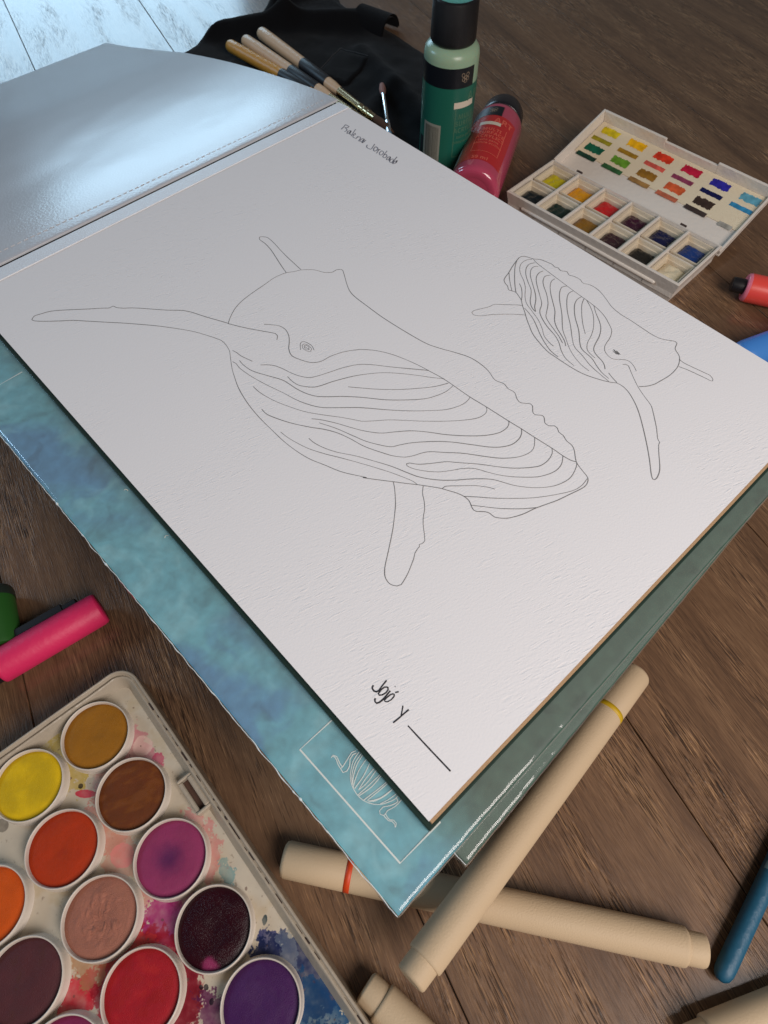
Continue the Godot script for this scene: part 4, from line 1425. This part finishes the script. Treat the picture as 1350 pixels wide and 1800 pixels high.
	b.stroke([179.2, 66.4, 175.7, 66.1, 170.7, 66.9, 164.8, 69.7, 158.6, 72.8, 154.7, 73.6, 150.5, 74.2, 145.8, 75.6, 141.9, 77.8, 138.3, 81.4, 134.9, 85.3, 129.3, 90.6, 121.4, 97.2, 114.5, 104.7, 110.8, 109.8, 108.8, 115.0, 108.1, 118.7, 108.4, 122.3])
	b.stroke([180.7, 63.9, 178.6, 64.3, 175.4, 63.9, 168.6, 64.7, 160.7, 66.5, 152.8, 68.8, 146.0, 70.5, 140.6, 72.7, 136.5, 75.2, 132.9, 78.8, 127.1, 85.2, 123.4, 88.7, 117.6, 93.7, 111.4, 99.6, 106.3, 105.2, 101.8, 110.8, 99.5, 115.7, 98.8, 120.1, 99.5, 123.0])
	b.stroke([163.8, 61.9, 159.1, 62.0, 152.6, 63.4, 146.4, 65.7, 139.3, 69.0, 132.9, 73.4, 126.7, 78.1, 121.1, 81.8, 119.5, 83.1, 116.3, 87.0, 113.2, 90.9, 108.6, 95.5, 103.5, 100.4, 97.4, 107.0, 92.7, 112.9, 90.0, 117.4, 89.4, 120.8, 90.2, 122.9, 91.6, 123.9])
	b.stroke([134.6, 68.7, 131.7, 71.1, 126.3, 74.4, 121.0, 77.1, 116.0, 79.9, 110.8, 83.9, 107.2, 88.7, 103.2, 93.7, 97.9, 98.3, 93.1, 101.9, 87.3, 107.2, 82.4, 112.7, 79.5, 117.6, 78.8, 121.4, 79.5, 124.0, 80.7, 125.3])
	b.stroke([131.0, 69.6, 124.3, 72.7, 117.3, 75.1, 111.0, 77.4, 103.7, 81.9, 101.6, 85.3, 99.0, 89.7, 93.8, 96.2, 88.5, 101.4, 81.9, 106.5, 76.9, 110.4, 74.0, 113.7, 72.1, 117.5, 72.0, 121.4, 73.0, 124.1, 74.7, 126.0])
	b.stroke([152.0, 57.2, 148.6, 57.1, 144.1, 58.7, 138.1, 61.6, 131.9, 65.5, 127.4, 68.8, 122.3, 71.6, 116.8, 73.4, 109.9, 75.1, 101.7, 78.8, 99.1, 80.3, 96.1, 82.8, 94.3, 85.7, 93.1, 88.7, 91.3, 91.7, 87.1, 95.7, 82.2, 100.4, 76.4, 104.8, 71.8, 108.4, 68.8, 111.5, 66.3, 115.2, 64.9, 119.5, 65.5, 122.8, 68.3, 126.5])
	b.stroke([93.4, 81.2, 92.8, 82.3, 90.1, 84.4, 87.1, 88.2, 83.7, 93.0, 80.1, 96.2, 74.8, 101.0, 67.2, 106.9, 63.1, 110.8, 59.2, 115.8, 57.9, 118.8, 57.8, 122.4, 58.8, 125.6, 60.4, 127.4])
	b.stroke([93.4, 81.2, 92.5, 80.7, 89.5, 81.8, 85.5, 84.6, 82.1, 87.9, 79.4, 91.9, 77.0, 95.7, 74.0, 98.7, 69.7, 101.0, 65.5, 103.5, 61.1, 107.1, 56.2, 112.3, 54.2, 115.6, 52.7, 120.0, 53.1, 124.2, 55.2, 127.7])
	b.stroke([127.9, 61.7, 124.6, 61.9, 120.1, 63.2, 115.3, 65.5, 109.4, 69.4, 103.5, 72.6, 98.1, 75.4, 95.0, 76.8, 90.2, 78.6, 86.4, 80.2, 82.8, 82.5, 79.0, 85.7, 75.4, 89.6, 72.9, 92.9, 69.9, 96.4, 67.2, 99.1, 65.1, 100.6, 62.2, 102.1, 59.0, 103.8, 55.3, 106.6, 51.7, 110.2, 48.7, 114.6, 47.1, 119.4, 47.1, 123.2, 48.5, 127.4, 49.6, 129.0])
	b.stroke([137.8, 55.6, 133.6, 56.0, 128.7, 57.1, 123.7, 58.7, 118.0, 61.5, 111.8, 65.1, 103.7, 69.5, 96.0, 73.4, 92.9, 74.8, 89.0, 76.4, 85.8, 77.5, 83.8, 77.6])
	b.stroke([76.3, 83.2, 76.2, 84.6, 75.2, 86.0, 71.6, 90.0, 68.6, 93.3, 64.7, 96.3, 62.7, 97.3])
	b.stroke([68.4, 86.6, 65.2, 89.7, 60.9, 93.6, 56.8, 97.8, 51.6, 103.6, 48.1, 108.4, 44.9, 113.6, 42.6, 118.1, 41.8, 122.0, 42.3, 126.2])
	b.stroke([64.1, 85.7, 61.1, 88.1, 56.6, 91.8, 53.3, 95.0, 49.9, 98.7, 47.1, 102.4])
	b.stroke([90.9, 71.9, 88.7, 70.5, 85.3, 67.7, 82.7, 65.3, 79.3, 61.5, 76.0, 57.6, 72.8, 53.3, 69.9, 49.3, 67.6, 46.1, 66.0, 44.3, 64.5, 43.1, 62.8, 42.5, 61.0, 42.5, 59.1, 43.7, 58.5, 45.1, 58.9, 46.6, 60.0, 49.7, 61.5, 52.8, 62.8, 55.3, 63.9, 56.9, 64.5, 58.7, 64.7, 59.9, 65.3, 60.4, 64.9, 61.6, 65.0, 62.8, 67.1, 64.7, 70.1, 67.1, 72.4, 69.5, 74.5, 72.2, 77.1, 74.5, 79.7, 76.3, 81.9, 78.8])


func small_whale_lines(b: Ribbon) -> void:
	b.stroke([136.9, 206.5, 139.2, 205.6, 141.4, 204.5, 142.2, 202.5, 141.5, 199.3, 140.1, 194.7, 138.5, 190.5, 137.5, 187.0, 136.5, 185.1, 134.5, 183.9, 132.9, 183.5, 131.0, 182.0, 129.4, 182.5, 127.6, 183.1, 125.1, 182.2, 122.5, 181.0, 120.0, 178.9, 116.5, 176.4, 113.1, 173.8, 109.7, 171.5, 104.3, 168.3, 95.2, 165.6, 90.4, 165.4, 86.0, 165.5, 81.6, 165.7, 76.1, 166.5, 70.6, 168.5, 66.2, 170.7, 63.4, 172.7, 61.6, 173.0, 60.4, 173.0, 57.5, 172.3, 54.2, 170.7, 50.8, 168.6, 47.3, 165.9, 43.4, 162.4, 39.0, 158.2, 35.2, 154.4, 31.8, 150.8, 29.2, 147.8, 26.9, 145.2, 25.4, 144.0, 24.8, 144.3, 24.8, 146.1, 26.0, 149.2, 28.1, 152.2, 30.6, 155.3, 33.3, 159.0, 33.7, 160.3, 35.2, 161.1, 38.5, 165.0, 41.8, 168.4, 45.6, 172.1, 47.4, 173.4, 52.0, 175.3, 56.3, 177.4, 60.7, 180.2, 64.3, 182.8, 66.1, 184.0, 67.2, 183.8, 68.0, 182.9])
	b.stroke([136.9, 206.5, 134.4, 208.5, 131.5, 209.3, 128.4, 209.9, 126.6, 209.3, 125.1, 210.1, 123.0, 209.4, 120.7, 211.0, 118.6, 209.9, 116.2, 210.9, 113.0, 211.2, 110.6, 210.3, 107.8, 211.7, 104.1, 211.9, 100.7, 211.1, 96.4, 209.3, 92.2, 207.4, 86.9, 206.5, 81.5, 206.6, 74.7, 206.4, 70.2, 206.3, 66.2, 206.9, 63.4, 208.4, 60.8, 210.2, 59.6, 209.9, 58.2, 206.5, 55.5, 204.9, 53.7, 203.2, 51.9, 199.7, 51.2, 196.2, 51.1, 192.0, 51.8, 187.5, 52.6, 183.4, 54.1, 180.3, 56.1, 177.8])
	b.stroke([53.5, 202.7, 51.2, 202.4, 47.4, 203.0, 41.7, 204.1, 39.6, 204.4, 37.7, 203.5, 37.2, 202.5, 38.0, 202.0, 39.8, 201.8, 43.4, 201.1, 47.4, 200.3, 51.3, 199.1])
	b.stroke([136.8, 206.2, 134.3, 205.4, 130.3, 204.9, 124.8, 204.4, 119.4, 203.9, 114.1, 203.4, 106.4, 202.8, 102.6, 202.6, 98.5, 202.2, 95.3, 201.7, 90.9, 200.3, 87.1, 198.2, 83.7, 195.9, 82.2, 193.8, 81.0, 191.0, 80.1, 187.2, 79.0, 184.8, 77.2, 183.1, 74.5, 182.2, 72.5, 182.5, 70.0, 184.9, 68.2, 186.1, 66.2, 186.2, 63.6, 185.1, 61.9, 183.9])
	b.stroke([75.7, 186.1, 73.2, 185.7, 75.9, 187.0, 72.5, 186.0, 74.7, 187.2, 72.2, 186.7, 73.4, 186.5])
	b.stroke([138.4, 190.7, 135.8, 188.0, 132.8, 185.3, 129.4, 182.5])
	b.stroke([141.5, 199.8, 139.7, 196.5, 136.8, 192.8, 133.4, 188.9, 130.2, 185.6, 127.6, 183.2])
	b.stroke([130.3, 188.7, 127.5, 186.9, 124.4, 183.7, 122.6, 181.2])
	b.stroke([137.3, 205.9, 138.6, 203.8, 138.9, 200.4, 137.5, 197.2, 134.6, 194.3, 130.1, 191.5, 126.7, 188.6, 122.8, 183.9, 119.4, 181.1, 115.2, 179.4, 109.4, 177.1, 104.5, 174.1, 101.3, 171.5, 97.1, 170.0, 94.5, 169.7])
	b.stroke([134.8, 204.8, 135.9, 202.4, 135.2, 199.2, 132.5, 195.7, 128.5, 192.5, 124.2, 189.6, 121.7, 186.7, 119.4, 183.5, 116.5, 181.1, 113.4, 180.1, 115.6, 182.1, 118.4, 186.2, 121.5, 189.3, 125.9, 192.8, 130.3, 196.4, 132.8, 199.7, 133.3, 202.4, 132.2, 204.0])
	b.stroke([128.5, 203.3, 128.9, 200.8, 127.7, 197.5, 124.6, 194.2, 119.0, 189.6, 114.8, 186.0, 112.6, 182.1, 109.9, 179.7, 104.5, 177.0, 98.1, 175.0, 94.3, 173.0, 90.6, 170.1, 86.6, 168.0, 81.6, 167.3])
	b.stroke([124.3, 203.5, 125.5, 201.2, 124.1, 198.0, 121.3, 195.3, 117.2, 192.3, 112.9, 188.1, 109.9, 183.5, 108.0, 180.9, 104.2, 178.9, 97.1, 176.1, 93.1, 174.0])
	b.stroke([121.3, 203.1, 121.4, 200.9, 119.7, 197.8, 116.3, 194.1, 111.3, 189.8, 107.7, 186.6, 104.1, 182.0, 100.4, 179.2, 96.1, 177.1, 93.1, 175.4, 91.1, 173.6])
	b.stroke([114.5, 203.2, 115.5, 201.2, 114.3, 198.1, 111.2, 194.1, 104.7, 187.7, 100.6, 183.0, 97.8, 180.0, 93.7, 177.0, 88.8, 173.5, 84.3, 171.3, 79.6, 169.9, 75.4, 169.6])
	b.stroke([110.5, 202.8, 110.8, 200.2, 109.0, 196.6, 104.1, 190.8, 97.5, 184.8, 91.8, 179.0, 88.0, 175.9, 82.7, 174.4, 77.2, 172.5, 71.2, 171.5, 66.3, 171.0])
	b.stroke([105.5, 202.6, 105.7, 199.6, 103.9, 195.6, 99.4, 190.4, 93.1, 185.0, 88.0, 179.4, 84.8, 177.1, 79.1, 176.1, 75.0, 174.2, 71.3, 172.8, 67.2, 172.2])
	b.stroke([103.9, 202.4, 102.3, 198.9, 98.7, 194.2, 94.5, 189.6, 89.7, 185.3])
	b.stroke([102.6, 202.6, 98.3, 200.1, 94.2, 196.7, 90.0, 191.4, 87.5, 186.6, 85.8, 181.8, 83.4, 178.6, 80.7, 177.6, 78.3, 177.3])
	b.stroke([98.2, 202.2, 94.8, 199.2, 90.1, 195.8, 87.2, 192.9, 84.8, 188.7, 82.8, 182.8, 81.2, 180.3, 78.7, 179.0, 75.3, 178.1, 73.1, 176.9, 71.5, 175.3])
	b.stroke([69.2, 174.7, 66.8, 173.8, 63.6, 172.9])
	b.stroke([118.1, 178.2, 114.9, 177.3, 110.3, 175.4, 102.3, 170.5, 97.2, 168.0, 93.2, 166.6, 89.2, 166.3])
	b.stroke([119.9, 178.8, 121.8, 177.3, 125.8, 173.3, 128.9, 170.1, 129.5, 167.3, 131.5, 162.9, 132.5, 160.4, 132.3, 159.0, 130.5, 158.6, 128.1, 160.4, 125.8, 163.9, 123.0, 167.4, 119.2, 171.5, 115.1, 175.2])


func title_lines(b: Ribbon) -> void:
	b.stroke([281.9, 215.8, 281.0, 213.8, 280.1, 211.1])
	b.stroke([281.9, 215.8, 279.3, 216.1, 278.8, 214.8, 280.1, 213.7, 278.2, 213.5, 277.0, 212.3, 277.1, 211.0])
	b.stroke([275.6, 214.2, 276.1, 212.6, 274.8, 210.7, 274.3, 211.6, 275.2, 214.2, 273.5, 211.4, 272.6, 211.6])
	b.stroke([274.7, 217.0, 272.4, 212.5, 271.4, 210.7])
	b.stroke([271.1, 211.9, 270.9, 213.6, 272.1, 214.3, 271.4, 212.2, 269.6, 210.7, 268.3, 211.1])
	b.stroke([268.7, 213.6, 267.8, 210.9])
	b.stroke([268.2, 212.5, 267.5, 213.9, 266.5, 213.4, 265.1, 210.4])
	b.stroke([265.0, 214.4, 265.4, 212.6, 264.3, 210.8, 263.6, 211.5, 264.3, 214.2, 262.5, 210.7, 263.0, 214.1])
	b.stroke([257.0, 215.1, 255.7, 212.5, 254.8, 210.2, 256.2, 209.8, 258.0, 210.0, 259.2, 211.7])
	b.stroke([254.8, 213.8, 254.1, 211.6, 252.3, 210.4, 252.0, 212.0, 253.0, 213.7, 254.8, 213.8])
	b.stroke([251.8, 213.6, 250.0, 209.9])
	b.stroke([251.3, 212.6, 251.5, 213.6, 250.8, 213.8])
	b.stroke([249.8, 213.7, 249.3, 211.4, 247.4, 210.3, 247.2, 212.0, 248.3, 213.6, 249.8, 213.7])
	b.stroke([247.8, 215.7, 246.5, 212.5, 245.3, 210.2, 244.1, 210.2, 244.2, 212.1, 245.8, 213.2, 246.1, 212.0])
	b.stroke([242.8, 213.4, 243.2, 211.8, 242.1, 209.9, 241.3, 210.5, 242.4, 213.3, 240.4, 210.2])
	b.stroke([240.2, 213.2, 240.7, 211.8, 239.5, 209.7, 238.3, 210.0, 239.5, 212.9])
	b.stroke([240.2, 215.9, 239.1, 213.0, 237.5, 209.8])
	b.stroke([237.6, 213.6, 238.0, 211.8, 237.0, 209.8, 236.6, 211.1, 237.7, 213.7, 236.5, 211.6])


func signature_lines(b: Ribbon) -> void:
	b.stroke([37.8, 18.9, 37.5, 16.7, 37.1, 14.9, 37.3, 14.1, 38.0, 13.7, 38.9, 13.8, 39.3, 14.1, 39.5, 14.8])
	b.stroke([36.0, 17.7, 36.7, 16.9, 36.8, 15.5, 36.5, 14.1, 36.0, 14.0, 35.4, 14.7, 35.1, 16.0, 35.3, 17.2, 36.0, 17.7])
	b.stroke([34.6, 17.5, 34.4, 15.8, 34.2, 13.9, 34.3, 12.5, 34.7, 11.7, 35.4, 11.7, 35.9, 12.1, 36.1, 12.5])
	b.stroke([34.6, 19.4, 34.5, 19.6])
	b.stroke([33.2, 17.6, 33.7, 16.8, 33.8, 15.3, 33.7, 14.1, 33.3, 14.0, 32.7, 14.5, 32.4, 15.7, 32.5, 17.0, 32.8, 17.5, 33.2, 17.6])
	b.stroke([33.2, 18.2, 32.6, 19.2])
	b.stroke([28.6, 17.2, 27.7, 16.0, 26.8, 14.7])
	b.stroke([26.5, 17.7, 26.6, 16.0, 26.7, 13.8, 26.9, 11.4])


func rule_lines(b: Ribbon) -> void:
	b.stroke([23.2, 14.1, 14.2, 14.1, 5.2, 14.2])


func emblem_lines(b: Ribbon) -> void:
	b.stroke([29.4, -1.9, 29.9, -3.1, 29.3, -5.4, 28.7, -7.8, 28.7, -8.7, 27.4, -8.9, 26.9, -7.9, 27.5, -6.1, 28.8, -4.8, 29.2, -3.3, 28.8, -2.2])
	b.stroke([28.7, -8.7, 30.1, -8.5, 31.4, -8.0, 32.4, -7.8, 33.2, -8.2, 33.0, -8.7])
	b.stroke([28.7, -8.0, 30.0, -7.9, 31.3, -7.5, 32.2, -7.3, 33.3, -7.9])
	b.stroke([28.5, -1.4, 27.7, -4.5, 25.9, -7.1, 24.1, -8.7, 21.9, -9.6, 19.5, -9.9, 17.4, -9.6, 15.0, -8.4, 13.2, -6.7, 12.1, -4.7, 11.3, -2.6, 11.4, -1.0])
	b.stroke([27.7, -1.2, 26.9, -4.5, 24.8, -7.6, 22.8, -9.0])
	b.stroke([27.1, -0.9, 26.2, -4.3, 24.3, -7.5, 22.8, -9.0])
	b.stroke([25.4, -1.2, 24.6, -4.8, 23.0, -8.2, 21.9, -9.6])
	b.stroke([23.8, -1.3, 22.4, -5.1, 21.6, -9.4])
	b.stroke([21.8, -1.4, 21.4, -5.2, 20.5, -8.8])
	b.stroke([21.1, -0.8, 20.3, -5.4, 20.5, -8.6])
	b.stroke([19.3, -1.1, 19.4, -5.3, 19.6, -9.8])
	b.stroke([18.9, -0.8, 18.5, -5.2, 19.2, -9.7])
	b.stroke([16.4, -1.2, 16.8, -5.1, 17.4, -9.6])
	b.stroke([15.9, -0.8, 16.2, -4.8, 16.6, -8.7, 16.2, -8.6, 14.5, -5.6, 13.8, -1.5])
	b.stroke([13.7, -0.9, 14.0, -4.3, 15.1, -7.5, 16.2, -8.6])
	b.stroke([12.0, -0.8, 12.5, -4.0, 13.3, -6.6])
	b.stroke([9.9, -1.1, 9.8, -1.8, 9.8, -3.9, 10.5, -6.3, 10.3, -7.3, 10.3, -8.0, 11.3, -8.5, 12.1, -8.0, 12.1, -6.5, 10.9, -4.7, 10.2, -2.3, 11.3, -1.9])
	b.stroke([10.3, -8.0, 9.6, -8.0, 8.3, -7.9, 7.6, -7.3, 6.4, -7.2, 5.7, -7.7])
	b.stroke([10.3, -7.3, 9.3, -7.5, 8.3, -7.5, 7.4, -6.7, 6.3, -6.7, 5.7, -7.5])
	b.stroke([29.7, -1.3, 26.9, -1.0, 23.2, -1.0, 19.5, -0.9, 16.0, -0.7, 11.7, -0.9])
